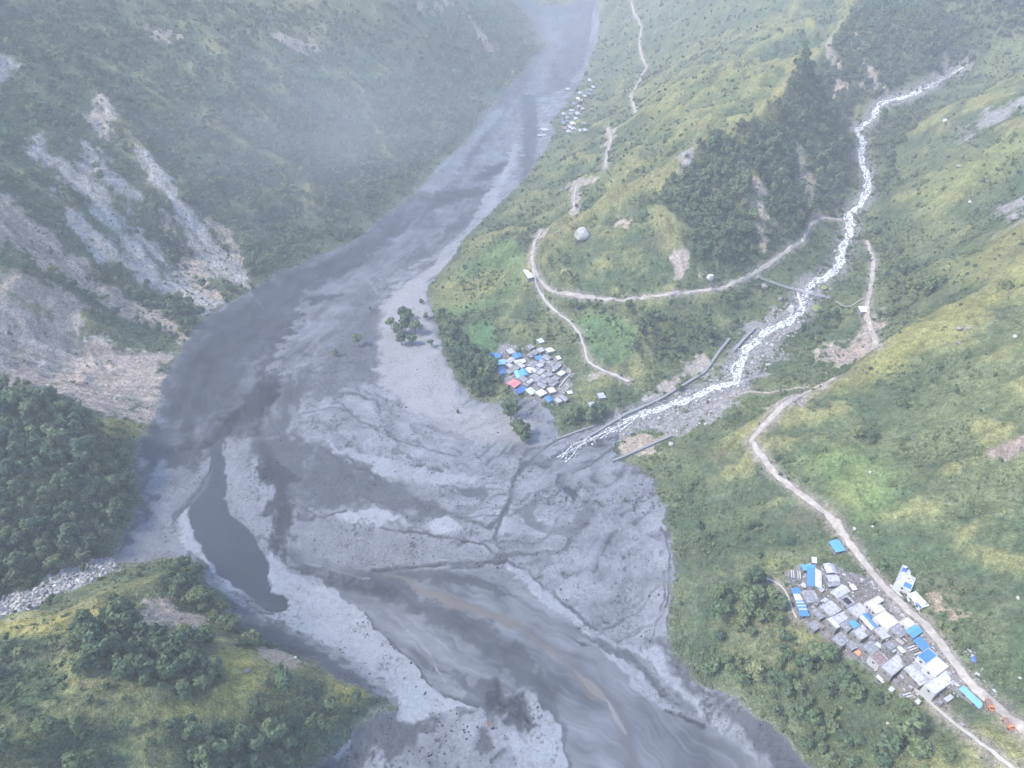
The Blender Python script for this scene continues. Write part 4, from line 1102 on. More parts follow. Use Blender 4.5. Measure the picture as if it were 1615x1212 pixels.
for px, py, h, var, lb in LONE:
    if 'clump' in lb or 'standing in the mud' in lb: h *= 1.35
    x, y, z = at(px, py)
    add_tree(x, y, z - .3, h, var, lb, None, px)

# ------------------------------------------------------------------ rocks
def rock_mesh(seed, mat):
    bm = bmesh.new(); bmesh.ops.create_icosphere(bm, subdivisions=3, radius=1.0)
    r = random.Random(seed); off = Vector((r.uniform(0, 50), r.uniform(0, 50), r.uniform(0, 50)))
    planes = []
    for _ in range(9):
        n = Vector((r.gauss(0, 1), r.gauss(0, 1), r.gauss(0, 1))).normalized(); planes.append((n, r.uniform(.62, .9)))
    for v in bm.verts:
        p = v.co.copy()
        for n, d in planes:
            q = p.dot(n)
            if q > d: p -= n * (q - d) * .9
        p *= 1 + .10 * mnoise.noise(p * 2.2 + off) + .05 * mnoise.noise(p * 6 + off)
        v.co = p
    me = bpy.data.meshes.new('boulder'); bm.to_mesh(me); bm.free(); me.materials.append(MATS[mat])
    return me
ROCKS = {mt: [rock_mesh(i + 7 * j, mt) for i in range(4)] for j, mt in enumerate(('rock', 'rock_pale', 'mossy_rock'))}
BOULDERS = [(917,374,12.5,11,'rock_pale','huge grey boulder standing on the grassy slope above the dirt road'),(1247,490,7.5,6,'rock_pale','large pale boulder on the stream bank below the footbridge'),(1205,452,5.2,4.2,'rock','dark-sided boulder below the road near the footbridge'),
 (1120,438,6.5,4.5,'rock_pale','broad pinkish rock bulging beside the ridge road'),(1220,490,3.6,3,'rock','small grey rock left of the large pale boulder'),(1230,472,3.4,4,'rock','upright grey rock behind the large pale boulder'),
 (1218,544,3.2,2.6,'rock_pale','pale boulder standing in the gravel beside the stream'),(1200,555,2.6,2,'rock','grey boulder at the water edge in the gravel'),(1300,455,7,4,'mossy_rock','mossy dark boulder island in the stream above the footbridge'),
 (1288,488,8,5,'mossy_rock','big grass-topped boulder beside the stream under the footbridge'),(1073,627,3.2,2.4,'rock_pale','round pale boulder between embankment and stream'),(1058,700,3.4,2.4,'rock_pale','white boulder at the end of the lower embankment wall'),
 (1084,262,10,9,'rock','rocky outcrop on the ridge crest'),(1513,518,3,2.6,'rock','larger grey boulder of the pair on the upper right hill'),(1527,517,2.4,2,'rock','smaller grey boulder of the pair on the upper right hill'),
 (1512,540,2.4,1.4,'rock','low dark rock under the boulder pair on the hill'),(1600,530,2.2,1.6,'rock_pale','pale rock at the right edge of the upper hill'),(1372,744,1.7,1.2,'rock_pale','white rock in the bright green meadow'),
 (1347,833,1.6,1.3,'rock_pale','larger white rock on the slope above the blue roadside hut'),(1376,829,1.3,1,'rock_pale','smaller white rock uphill of the blue roadside hut'),(926,520,1.8,1.6,'rock_pale','small white rock beside the concrete path bend'),
 (1400,1140,1.3,1,'rock_pale','white rock below the footpath in the yellow grass'),(1455,1140,1.6,1.3,'rock','grey rock left of the footpath'),(1518,1142,1.5,1.2,'rock','grey rock right of the footpath'),
 (1608,1068,1.2,1,'rock_pale','white rock in the grass at the right edge'),(1605,942,1.6,1,'rock_pale','pale rock on the hillside at the right edge'),(1040,658,1.8,1.3,'rock_pale','pale rock in the gravel below the stream'),
 (1113,668,2.2,1.6,'rock_pale','pale rock in the middle of the stony bed'),(1090,655,1.6,1.2,'rock_pale','small pale rock in the stony bed'),(895,298,5,4.5,'rock','grey rock beside the short bare trail'),
 (885,300,4,3,'rock','rock at the lower edge of the bare trail'),(123,875,2,1.2,'rock_pale','white flat rock below the wooded knoll'),(1512,262,4.5,2.5,'rock','dark rock on the slope right of the stream'),
 (1490,190,5,3,'rock_pale','pale rock slab high above the stream'),(1455,140,5,3,'rock','brown rock beside the upper stream'),(1600,345,6,5,'rock','dark rock face at the right edge'),(1530,318,3,2,'rock_pale','pale rock on the slope at the right'),
 (390,1058,2.2,1.8,'rock','grey rock on the yellow grass of the spur'),(330,976,1.6,1.1,'rock_pale','white rock in the bare scar of the spur'),(466,1036,1.4,1,'rock_pale','white rock on the small landslip of the spur'),
 (110,600,2.2,1.4,'rock_pale','white boulder low in the big slide'),(182,628,2.4,1.6,'rock_pale','bright white boulder at the foot of the big slide'),(63,577,1.8,1.2,'rock_pale','white boulder in the upper part of the big slide')]
for i, (px, py, sx_, sz_, mt, lb) in enumerate(BOULDERS):
    x, y, z = at(px, py + 2)
    o = share('boulder', ROCKS[mt][i % 4], None, (x, y, z + sz_ * .30), (0, 0, i * 1.3), (sx_ * .62, sx_ * .52, sz_ * .68))
    tag(o, lb, 'boulder')
def strew(poly, n, s0, s1, seed, extra=None):
    g = np.random.default_rng(seed); pw = lay(poly, Z) if not isinstance(poly, np.ndarray) else poly
    lo, hi = pw.min(0), pw.max(0)
    q = g.uniform(lo, hi, (n * 4, 2)); q = q[sdist(pw, q[:, 0], q[:, 1], 5.0) > 0][:n]
    s = s0 * (s1 / s0) ** (g.random(len(q)) ** 2.2)
    return np.stack([q[:, 0], q[:, 1], ground(q[:, 0], q[:, 1]) + s * .2, s, g.integers(0, 8, len(q))], 1)
ST = []
def bare_of(x, y): return [t[2] for t in BARE if t[2][0] == (x, y)][0]
def dull(a): a[:, 4] = a[:, 4] % 4; return a
ST.append(strew(bare_of(966, 690), 2200, .2, 1.2, 1)); ST.append(strew(bare_of(-60, 955), 2200, .3, 1.4, 2))
for k, (p0, n, s1) in enumerate((((212, 232), 500, .9), ((40, 215), 600, .9), ((-60, 480), 500, .7), ((-60, 300), 600, .9), ((208, 935), 260, .8), ((1270, 575), 350, 1.0), ((140, 158), 140, 1.2))):
    ST.append(dull(strew(bare_of(*p0), n, .2, s1, 20 + k)))
g_ = np.random.default_rng(12)
rs = resample(STREAM_W, .75); off = g_.normal(0, 1, (len(rs), 2)); off *= (g_.uniform(.8, 7.0, len(rs)) / (np.hypot(off[:, 0], off[:, 1]) + 1e-6))[:, None]; q = rs + off; s_ = .4 * (3.6 ** (g_.random(len(q)) ** 2))
ST.append(np.stack([q[:, 0], q[:, 1], ground(q[:, 0], q[:, 1]) + .35 + s_ * .1, s_, g_.integers(0, 8, len(q))], 1))
instancer('gravel', np.concatenate(ST), ROCKS['rock'] + ROCKS['rock_pale'], 'loose stones strewn over stream beds and slides', .35)
# clods, drift and stumps stuck in the mud
q = np.stack([mx, my], 1)[np.random.default_rng(5).choice(len(mi), 26000)]
mdq = vfield(mud_d, q[:, 0], q[:, 1]); wq = vfield(WAT, q[:, 0], q[:, 1]); tq = vfield(MUDT, q[:, 0], q[:, 1])
pxq, pyq, fq = project(q[:, 0], q[:, 1], 0 * q[:, 0] + 2)
dq = fbm(q[:, 0] / 22, q[:, 1] / 22, 600, 3)
gq = np.random.default_rng(6).random(len(q))
kp = (mdq > .5) & (wq < .2) & (tq < .99) & (np.hypot(q[:, 0], q[:, 1]) < 700) & (gq < .05 + .30 * sstep(-.05, .4, dq))
q = q[kp]; s_ = .18 * (3.2 ** (np.random.default_rng(8).random(len(q)) ** 2))
simple_mat('clod', (.035, .037, .045), .95, .3, 1.0, .1)
CL = [rock_mesh(90 + i, 'clod') for i in range(3)]
instancer('debris', np.stack([q[:, 0], q[:, 1], ground(q[:, 0], q[:, 1]), s_, np.arange(len(q)) % 3], 1), CL, 'dark clods and driftwood scattered over the mud flat', .5)
# ------------------------------------------------------------------ houses
def sheet_mat(name, col, rough=.45, var=.12, rust=None):
    m, nt, b = new_mat(name)
    P_ = coords(nt)
    n = noise_n(nt, 1.3, 5, P_, .8)
    c = scale_col(nt, col, mrange(nt, n, .3, .7, 1 - var, 1 + var))
    if rust:
        c = mixc(nt, mrange(nt, noise_n(nt, .6, 5, P_, .8), .48, .62, 0, 1), c, rust)
    nt.links.new(c, b.inputs['Base Color'])
    b.inputs['Roughness'].default_value = rough; b.inputs['Specular IOR Level'].default_value = .3
    w = nd(nt, 'ShaderNodeTexWave'); w.inputs['Scale'].default_value = 1.6; nt.links.new(P_, w.inputs['Vector'])
    bump(nt, b, w.outputs['Fac'], .25, .08)
    return m
sheet_mat('tin_blue', (.055, .16, .33)); sheet_mat('tin_bright_blue', (.08, .24, .40)); sheet_mat('tin_deep_blue', (.05, .11, .28))
sheet_mat('tin_cyan', (.15, .32, .43)); sheet_mat('tin_mint', (.36, .55, .50)); sheet_mat('tin_red', (.55, .16, .17))
sheet_mat('tin_white', (.42, .43, .43), .6, .2); sheet_mat('tin_grey', (.36, .365, .38), .5, .2, (.26, .22, .20))
sheet_mat('roof_cream', (.42, .40, .36), .8, .1, (.55, .46, .36)); sheet_mat('roof_stained', (.42, .42, .415), .85, .15, (.20, .20, .21))
sheet_mat('roof_spotted', (.55, .55, .57), .8, .2, (.30, .28, .28)); sheet_mat('roof_slate', (.17, .17, .185), .9, .45, (.33, .325, .34)); sheet_mat('roof_slate_pale', (.34, .335, .355), .9, .4, (.16, .155, .165))
sheet_mat('dull_white', (.26, .265, .27), .8, .2); sheet_mat('dull_blue', (.12, .165, .22), .8, .2); sheet_mat('dull_red', (.22, .15, .14), .8, .2)
sheet_mat('roof_brown', (.17, .125, .115), .85, .2, (.25, .22, .21)); sheet_mat('tarp_orange', (.45, .19, .12), .6)
simple_mat('stone_wall', (.16, .15, .14), .95, .3, 1.2, .1, .4); simple_mat('plaster', (.32, .31, .295), .9, .15, .8); simple_mat('timber', (.20, .15, .11), .85, .25, 2)
simple_mat('dark_opening', (.025, .025, .03), .4, .1, 1); simple_mat('paint_white', (.37, .37, .36), .7, .1, 1); simple_mat('steel', (.30, .32, .35), .5, .1, 1, .4)
simple_mat('orange_paint', (.38, .15, .08), .5, .15, 2, .4); simple_mat('rubber', (.03, .03, .03), .8, .1, 2); simple_mat('slab_grey', (.18, .18, .185), .9, .2, .8)

def boxv(x0, x1, y0, y1, z0, z1):
    return box_mesh(x0, x1, y0, y1, z0, z1)
def box_mesh(x0, x1, y0, y1, z0, z1):
    V = [(x, y, z) for z in (z0, z1) for y in (y0, y1) for x in (x0, x1)]
    return V, [(0, 2, 3, 1), (4, 5, 7, 6), (0, 1, 5, 4), (2, 6, 7, 3), (0, 4, 6, 2), (1, 3, 7, 5)]
def part(name, mat, parent, *boxes):
    V = []; F = []
    for bx in boxes:
        v, f = box_mesh(*bx); F += [tuple(i + len(V) for i in q) for q in f]; V += v
    return mesh_obj(name, V, F, mat, parent)
_unit = {}
def unit_box(mat):
    if mat not in _unit:
        v, f = box_mesh(-.5, .5, -.5, .5, -.5, .5)
        me = bpy.data.meshes.new('unit'); me.from_pydata(v, [], f); me.update(); me.materials.append(MATS[mat]); _unit[mat] = me
    return _unit[mat]
def quadframe(corners, h):
    """plan of a roof seen in the photo: centre, turn, length, width and the ground under it"""
    c = np.array(corners, float); m = c.mean(0)
    x, y = hit(np.array([m[0]]), np.array([m[1] + 2.0]), ground)
    zg = float(ground(x, y)[0])
    for _ in range(3):
        wx, wy, _z = px_at_z(c[:, 0], c[:, 1], zg + h)
        zg = .5 * zg + .5 * float(ground(np.array([wx.mean()]), np.array([wy.mean()]))[0])
    P4 = np.stack([wx, wy], 1); o = P4.mean(0)
    a = (P4[1] - P4[0]) + (P4[2] - P4[3]); b_ = (P4[3] - P4[0]) + (P4[2] - P4[1]); a /= 2; b_ /= 2
    L, W = np.hypot(*a), np.hypot(*b_)
    if L >= W: ang = math.atan2(a[1], a[0])
    else: ang = math.atan2(b_[1], b_[0]); L, W = W, L
    if abs(np.cross(a, b_)) < .9 * L * W: W = abs(np.cross(a, b_)) / L
    return float(o[0]), float(o[1]), zg, ang, max(1.4, float(L)), max(1.2, float(W))
def house(corners, kind, roofm, label, h=3.2, wallm='stone_wall', cat='house', group=None, name='house', detail=2, strips=()):
    h = .9 + (h - 1.0) * .40
    x, y, zg, ang, L, W = quadframe(corners, h)
    r = empty(name, (x, y, zg), ang, label, cat, group)
    hx, hy = L / 2, W / 2
    o_ = .22 if kind in ('tin', 'mono') else 0
    hx *= 1.10; hy *= 1.10; L *= 1.10; W *= 1.10
    wx_, wy_ = hx - o_ - .02, hy - o_ - .02
    if kind != 'slat':
        part('wall', wallm, r, (-wx_, wx_, -wy_, wy_, -3.5, h - .12))
    if kind == 'flat':
        rf = part('roof', roofm, r, (-hx, hx, -hy, hy, h - .12, h + .1))
        if detail:
            t = .18
            part('parapet', wallm, rf, (-hx, hx, -hy, -hy + t, h + .1, h + .42), (-hx, hx, hy - t, hy, h + .1, h + .42), (-hx, -hx + t, -hy + t, hy - t, h + .1, h + .42), (hx - t, hx, -hy + t, hy - t, h + .1, h + .42))
    elif kind in ('tin', 'mono'):
        rise = min(.9, .16 * W) if kind == 'tin' else .10 * W
        if kind == 'tin':
            prof = [(-hy, h - .1), (0, h + rise), (hy, h - .1)]
        else:
            prof = [(-hy, h - .1), (hy, h - .1 + rise)]
        V = []; F = []
        th = .08
        for sx_ in (-hx, hx):
            for (py_, pz_) in prof: V.append((sx_, py_, pz_))
            for (py_, pz_) in reversed(prof): V.append((sx_, py_, pz_ - th))
        k = 2 * len(prof)
        for i in range(k): F.append((i, (i + 1) % k, k + (i + 1) % k, k + i))
        if k == 4: F += [(3, 2, 1, 0), (4, 5, 6, 7)]
        else: F += [(0, 5, 4, 1), (1, 4, 3, 2), (7, 10, 11, 6), (8, 9, 10, 7)]
        F = [tuple(reversed(f)) for f in F]
        rf = mesh_obj('roof', V, F, roofm, r)
        if kind == 'tin' and detail:
            part('ridge_cap', roofm, rf, (-hx + .02, hx - .02, -.14, .14, h + rise - .03, h + rise + .035))
            gv = [(-wx_ + .05, -wy_, h - .13), (-wx_ + .05, wy_, h - .13), (-wx_ + .05, 0, h + rise - .12), (wx_ - .05, -wy_, h - .13), (wx_ - .05, wy_, h - .13), (wx_ - .05, 0, h + rise - .12)]
            mesh_obj('gable', gv, [(0, 2, 1), (3, 4, 5)], wallm, r)
        if kind == 'mono':
            mesh_obj('gable', [(-wx_, wy_ - .02, h - .13), (wx_, wy_ - .02, h - .13), (wx_, wy_ - .02, h - .2 + rise), (-wx_, wy_ - .02, h - .2 + rise), (-wx_, -wy_, h - .13), (wx_, -wy_, h - .13)], [(0, 1, 2, 3), (0, 3, 4), (1, 5, 2)], wallm, r)
    else:
        for sx_ in (-1, 1):
            for sy_ in (-1, 1):
                share('post', unit_box('timber'), r, (sx_ * (hx - .15), sy_ * (hy - .15), h / 2 - 1), (0, 0, 0), (.18, .18, h + 2))
        part('floor_slab', 'slab_grey', r, (-hx + .1, hx - .1, -hy + .1, hy - .1, -3, .5))
        n = max(4, int(L / .95))
        for i in range(n):
            share('slat', unit_box('paint_white' if i % 3 else 'timber'), r, (-hx + (i + .5) * L / n, 0, h), (0, 0, 0), (L / n * .55, W, .12))
    for (f0, f1, g0, g1, sm_) in strips:         # differently coloured sheets on the same roof
        zt = h + .13 if kind == 'flat' else h + .06
        if kind == 'tin':
            ra = min(.9, .16 * W)
            def zz(yy): return h - .1 + (1 - abs(yy) / hy) * (ra + .1) + .012
        else:
            def zz(yy): return (h + .112) if kind == 'flat' else h - .1 + (yy + hy) / W * .10 * W + .012
        x0, x1, y0, y1 = -hx + f0 * L, -hx + f1 * L, -hy + g0 * W, -hy + g1 * W
        ys = [y0, y1] if y0 * y1 >= 0 or kind != 'tin' else [y0, 0, y1]
        V = [(xx, yy, zz(yy)) for yy in ys for xx in (x0, x1)]
        mesh_obj('roof_sheet', V, [(2 * i, 2 * i + 1, 2 * i + 3, 2 * i + 2) for i in range(len(ys) - 1)], sm_, rf)
    if kind != 'slat' and detail >= 2:
        # openings on the two walls turned towards the valley
        ca, sa = math.cos(ang), math.sin(ang)
        lx, ly = (-x) * ca + (-y) * sa, x * sa - y * ca
        sy_ = 1 if ly > 0 else -1; sx_ = 1 if lx > 0 else -1
        if L > 4.2:
            share('window', unit_box('dark_opening'), r, (-hx * .45, sy_ * (wy_ + .01), h - 1.0), (0, 0, 0), (1.1, .1, 1.0))
            share('window', unit_box('dark_opening'), r, (hx * .5, sy_ * (wy_ + .01), h - 1.0), (0, 0, 0), (1.1, .1, 1.0))
        share('door', unit_box('timber'), r, (0, sy_ * (wy_ + .01), h - 1.3), (0, 0, 0), (1.0, .1, 1.9))
        share('window', unit_box('dark_opening'), r, (sx_ * (wx_ + .01), 0, h - 1.0), (0, 0, 0), (.1, 1.0, 1.0))
    return r
def zc(ox, oy, s, pts):
    return [(ox + a / s, oy + b_ / s) for a, b_ in pts]
GA = 'houses of the large village'
def HA(z, pts, kind, roofm, label, **kw):
    ox, oy, s = {4: (1200, 840, 7.341), 5: (1300, 930, 7.341), 6: (1395, 1020, 7.341), 3: (1075, 807, 2.991)}[z]
    kw.setdefault('group', GA)
    return house(zc(ox, oy, s, pts), kind, roofm, label, **kw)
HA(4, [(800,110),(880,85),(965,190),(880,240)], 'mono', 'tin_bright_blue', 'bright blue roofed hut standing alone beside the road uphill of the village', cat='hut', name='hut')
HA(4, [(485,375),(635,385),(625,430),(480,435)], 'mono', 'tin_bright_blue', 'narrow bright blue roof behind the half white, half blue house', h=3)
HA(4, [(535,425),(705,440),(690,640),(550,612)], 'tin', 'tin_blue', 'house with one roof slope speckled white and the other blue', h=4.2, strips=((0.02, .98, .5, .98, 'roof_spotted'),))
HA(4, [(330,430),(470,465),(450,530),(320,510)], 'slat', 'paint_white', 'pale open framed shed at the outer corner of the large village', cat='shed', name='shed', h=2.6)
HA(4, [(730,370),(840,365),(885,460),(770,480)], 'tin', 'roof_slate_pale', 'uppermost of three grey roofed houses in a row by the vegetable plot')
HA(4, [(760,490),(880,490),(910,560),(780,570)], 'tin', 'roof_slate_pale', 'middle of three grey roofed houses in a row by the vegetable plot')
HA(4, [(770,580),(910,575),(920,600),(790,635)], 'mono', 'roof_slate', 'lowest and narrowest of three grey roofs in a row by the vegetable plot', h=2.8)
HA(4, [(360,660),(450,655),(550,950),(460,960)], 'mono', 'tin_blue', 'long narrow shed with blue and white roof sheets at the village edge', cat='shed', name='shed', strips=((.22,.45,.03,.97,'tin_white'),(.50,.54,.03,.97,'tin_white'),(.62,.66,.03,.97,'tin_white'),(.74,.78,.1,.97,'tin_white')))
HA(4, [(480,690),(600,660),(680,790),(540,830)], 'flat', 'roof_slate', 'grey rubble-topped house beside the long blue and white shed')
HA(4, [(810,690),(940,605),(1025,680),(890,770)], 'tin', 'tin_grey', 'light grey sheet roofed house at the head of the central row', h=4)
HA(4, [(905,775),(985,720),(1105,815),(1015,885)], 'flat', 'roof_slate', 'grey house with dark sunken roof terrace in the upper row', h=4, strips=((.2,.75,.25,.75,'dark_opening'),))
HA(4, [(1010,885),(1140,810),(1255,920),(1110,1000)], 'flat', 'roof_slate_pale', 'wide grey flat roofed house uphill of the blue and yellow roof', h=4.6)
HA(4, [(700,850),(800,785),(940,895),(790,985)], 'flat', 'roof_slate_pale', 'large grey flat roofed house beside the white edged grey one', h=4)
HA(4, [(780,1000),(960,910),(1070,1020),(865,1115)], 'flat', 'roof_slate_pale', 'grey flat roofed house with a broad white strip along one end', h=4.4, strips=((.02,.24,.04,.96,'tin_white'),))
HA(4, [(1030,1040),(1090,1010),(1150,1080),(1070,1110)], 'mono', 'tin_bright_blue', 'small light blue roof wedged between grey flat roofs', h=3.6)
HA(4, [(1150,985),(1250,930),(1380,1080),(1290,1135)], 'tin', 'tin_blue', 'blue roofed house with a pale yellow strip along its lower side', h=4.6, strips=((.03,.97,.02,.3,'roof_cream'),))
HA(4, [(1215,820),(1300,770),(1425,885),(1350,950)], 'flat', 'tin_white', 'clean white flat roofed house by the road widening', h=4.8, wallm='plaster')
HA(4, [(1290,775),(1360,735),(1415,790),(1350,838)], 'flat', 'tin_white', 'small white wing at the back of the clean white house', h=4.2, wallm='plaster')
HA(4, [(1320,990),(1440,900),(1580,1050),(1460,1130)], 'flat', 'roof_cream', 'cream flat roofed house stained with brown patches by the road', h=5, wallm='plaster')
HA(5, [(890,370),(965,320),(1050,410),(960,450)], 'flat', 'tin_white', 'small white roofed house beside the road, next to a bright blue one', h=4, wallm='plaster')
HA(5, [(965,470),(1060,415),(1125,480),(1010,575)], 'tin', 'tin_bright_blue', 'bright blue roofed house at the roadside, uppermost of three', h=4.2)
HA(5, [(1040,590),(1110,555),(1215,660),(1150,718)], 'mono', 'tin_blue', 'blue roofed roadside house behind a slatted terrace', h=4.2)
HA(5, [(955,650),(1030,600),(1145,712),(1060,770)], 'slat', 'paint_white', 'open terrace roofed with pale slats below the blue roadside house', cat='terrace', name='terrace', h=3.2)
HA(5, [(1090,770),(1215,682),(1290,770),(1175,865)], 'flat', 'tin_blue', 'square blue flat roofed house at the roadside, lowest of three', h=5, wallm='paint_white')
HA(5, [(1180,880),(1310,785),(1420,900),(1270,1010)], 'flat', 'roof_cream', 'large cream roofed house below the square blue one', h=5, wallm='paint_white')
HA(5, [(1170,1090),(1400,945),(1510,1045),(1290,1210)], 'flat', 'roof_stained', 'biggest white roof, mottled with dark stains, near the long cyan shed', h=4.6, wallm='plaster')
HA(5, [(950,930),(1060,850),(1240,1020),(1120,1120)], 'tin', 'roof_slate_pale', 'long grey pitched roof house beside the cream roofed one', h=4.6)
HA(5, [(660,890),(850,740),(960,860),(780,1000)], 'flat', 'roof_slate_pale', 'broad grey flat roofed house above the lower footpath', h=4.6, strips=((.5,.56,.2,.9,'paint_white'),(.64,.7,.2,.9,'paint_white')))
HA(5, [(520,770),(630,720),(730,810),(640,890)], 'flat', 'roof_brown', 'brown roofed house with pale rim beside the broad grey house', h=4, wallm='plaster')
HA(5, [(430,660),(555,580),(650,680),(560,752)], 'flat', 'roof_slate', 'dark grey flat roof with one pale beam in the village middle', h=4.2, strips=((.45,.6,.05,.95,'slab_grey'),))
HA(5, [(90,570),(225,455),(345,555),(190,660)], 'flat', 'roof_slate', 'dark grey house at the grassy lower edge of the village', h=4)
HA(5, [(340,480),(450,410),(540,520),(400,590)], 'flat', 'roof_slate_pale', 'pale grey rough roofed house under the small light blue roof', h=4)
HA(5, [(580,470),(650,420),(760,520),(690,600)], 'flat', 'roof_slate_pale', 'grey house below the blue and yellow roof', h=3.8)
HA(5, [(770,455),(870,392),(975,500),(870,562)], 'flat', 'roof_slate', 'dark grey roof next to the stained cream house', h=4)
HA(5, [(820,590),(890,525),(950,600),(880,652)], 'slat', 'paint_white', 'small slatted terrace in the middle of the village', cat='terrace', name='terrace', h=3)
HA(5, [(850,670),(880,650),(935,710),(910,745)], 'mono', 'tin_white', 'tiny white roofed lean-to in the central alley', h=2.6, cat='shed', name='shed', detail=1)
HA(5, [(600,1010),(650,965),(730,1030),(680,1085)], 'mono', 'tin_white', 'white roofed outhouse below the lower footpath', h=2.6, cat='shed', name='shed')
HA(5, [(690,630),(760,590),(830,660),(770,710)], 'flat', 'roof_slate', 'small dark grey roof beside the central alley', h=3.4)
HA(5, [(180,410),(290,330),(380,420),(270,480)], 'flat', 'roof_slate', 'dark grey roof between white edged house and village edge', h=3.6)
HA(5, [(250,620),(330,585),(400,660),(320,700)], 'flat', 'roof_slate', 'low grey ruin next to the orange tarpaulin', h=2.2, detail=0, cat='ruin', name='ruin')
HA(4, [(600,900),(700,860),(770,960),(670,1010)], 'flat', 'roof_slate', 'rough dark grey roof below the long blue and white shed', h=3)
HA(4, [(540,1060),(640,1010),(720,1090),(620,1140)], 'flat', 'roof_slate', 'low dark grey yard building at the western village edge', h=2.6)
HA(5, [(745,1150),(780,1118),(815,1150),(780,1192)], 'mono', 'tin_white', 'tiny white shed below the broad grey house', h=2.2, cat='shed', name='shed', detail=1)
HA(5, [(980,65),(1050,25),(1200,180),(1115,215)], 'mono', 'tin_white', 'long white roofed house across the road from the village', h=3.4, wallm='paint_white', strips=((.62,.98,.0,.22,'tin_deep_blue'),))
HA(3, [(1045,255),(1110,290),(1082,368),(1008,335)], 'flat', 'roof_stained', 'white two-part house standing across the road on the slope', h=3.6, wallm='paint_white', strips=((.1,.3,.1,.4,'tin_deep_blue'),(.72,.95,.5,.95,'tin_blue')))
HA(6, [(870,490),(930,470),(1145,670),(1090,710)], 'mono', 'tin_cyan', 'long cyan roofed shed beside the road at the village end', h=3, cat='shed', name='shed')
HA(6, [(200,530),(260,490),(350,590),(270,640)], 'slat', 'paint_white', 'brownish slatted pen below the village by the footpath', cat='pen', name='animal_pen', h=1.8)
HA(6, [(360,630),(400,600),(428,640),(382,672)], 'mono', 'tin_white', 'small white hut beside the head of the footpath', h=2.2, cat='hut', name='hut', detail=1)
HA(6, [(690,600),(760,555),(800,590),(735,640)], 'flat', 'roof_slate_pale', 'heap-like low grey ruin behind the biggest white roof', h=1.8, cat='ruin', name='ruin', detail=0)
HA(4, [(590,290),(645,285),(645,350),(600,350)], 'mono', 'tin_white', 'small pale water hut above the narrow bright blue roof', h=2.4, cat='hut', name='hut', detail=1)
HA(4, [(1030,610),(1065,595),(1110,650),(1075,675)], 'mono', 'tin_white', 'little white shed in the plot beside the road', h=2, cat='shed', name='shed', detail=1)

LT = [(4,700,655),(4,560,575),(4,500,610),(4,965,1065),(4,700,1085),(4,1245,1155),(4,640,820),(4,760,790),(5,470,430),(5,700,655),(5,630,640),(5,560,560),(5,480,700),(5,800,700),(5,1000,705),(5,900,1010),(5,830,1060),(5,1000,1130),(5,300,540),(5,420,640),(5,720,560),(6,640,640)]
LT = sorted(LT, key=lambda t: {4: 1200, 5: 1300, 6: 1395}[t[0]] + t[1] / 7.341)
for i, (z_, a, b2) in enumerate(LT):
    w, h2, t = random.uniform(26, 42), random.uniform(20, 30), math.radians(random.choice((38, 42, 46)))
    cs_ = [(a + p * w * math.cos(t) - q2 * h2 * math.sin(t), b2 + (p * w * math.sin(t) + q2 * h2 * math.cos(t)) * .8) for p, q2 in ((-1, -1), (1, -1), (1, 1), (-1, 1))]
    HA(z_, cs_, random.choice(('mono', 'flat')), random.choice(('roof_slate', 'roof_slate_pale', 'tin_grey', 'roof_brown')), 'small grey lean-to squeezed into the large village, %s from the left among its lean-tos' % ordinal(i + 1), h=random.uniform(1.8, 2.8), cat='shed', name='shed', detail=1, group='small grey lean-tos of the large village')
# middle village
GBV = 'houses of the middle village'
def HB(pts, kind, roofm, label, **kw):
    kw.setdefault('group', GBV); kw.setdefault('detail', 1); kw.setdefault('h', 3.6)
    return house(zc(740, 510, 6.2115, pts), kind, roofm, label, **kw)
HB([(200,295),(310,303),(300,338),(198,332)], 'mono', 'tin_blue', 'long blue roof at the upper left corner of the middle village')
HB([(430,308),(492,288),(522,326),(450,352)], 'tin', 'tin_blue', 'blue roof next to the path entering the middle village')
HB([(440,372),(540,350),(552,382),(456,395)], 'mono', 'tin_white', 'long white roof just below the blue roof by the path')
HB([(360,260),(410,240),(450,282),(398,312)], 'flat', 'roof_slate_pale', 'pale grey roof where the path enters the middle village')
HB([(278,365),(350,358),(356,402),(288,408)], 'mono', 'tin_cyan', 'pale cyan roof on the left side of the middle village')
HB([(290,440),(338,425),(352,492),(300,507)], 'tin', 'tin_blue', 'upright blue roof at the left edge of the middle village')
HB([(440,480),(498,462),(522,522),(478,545)], 'tin', 'tin_cyan', 'left of two touching blue roofs in the village middle')
HB([(502,458),(552,448),(578,500),(530,522)], 'tin', 'tin_bright_blue', 'right of two touching blue roofs in the village middle')
HB([(560,440),(612,424),(652,466),(590,492)], 'mono', 'tin_white', 'white roof beside the two touching blue roofs')
HB([(380,590),(432,545),(502,590),(430,632)], 'tin', 'tin_red', 'pinkish red roof, the only one in the middle village', h=4.2)
HB([(443,652),(530,614),(562,650),(470,692)], 'tin', 'tin_deep_blue', 'dark blue roof below the pinkish red one')
HB([(555,652),(602,634),(656,672),(610,702)], 'mono', 'tin_mint', 'mint green roof right of the dark blue one')
HB([(648,682),(700,640),(752,682),(708,724)], 'flat', 'roof_spotted', 'broken white roof at the lower village edge')
HB([(768,648),(812,618),(852,660),(800,698)], 'flat', 'roof_cream', 'cream roof at the lower right of the middle village')
HB([(743,732),(790,708),(828,750),(780,778)], 'tin', 'tin_blue', 'lowest blue roof of the middle village, next to the mud')
HB([(663,166),(702,144),(732,180),(700,202)], 'flat', 'tin_mint', 'pale mint roof at the top of the middle village')
HB([(743,257),(800,230),(832,266),(785,296)], 'flat', 'tin_white', 'whitish roof at the upper right of the middle village')
HB([(648,332),(700,308),(714,345),(665,367)], 'mono', 'tin_blue', 'small blue patch roof among the grey upper houses')
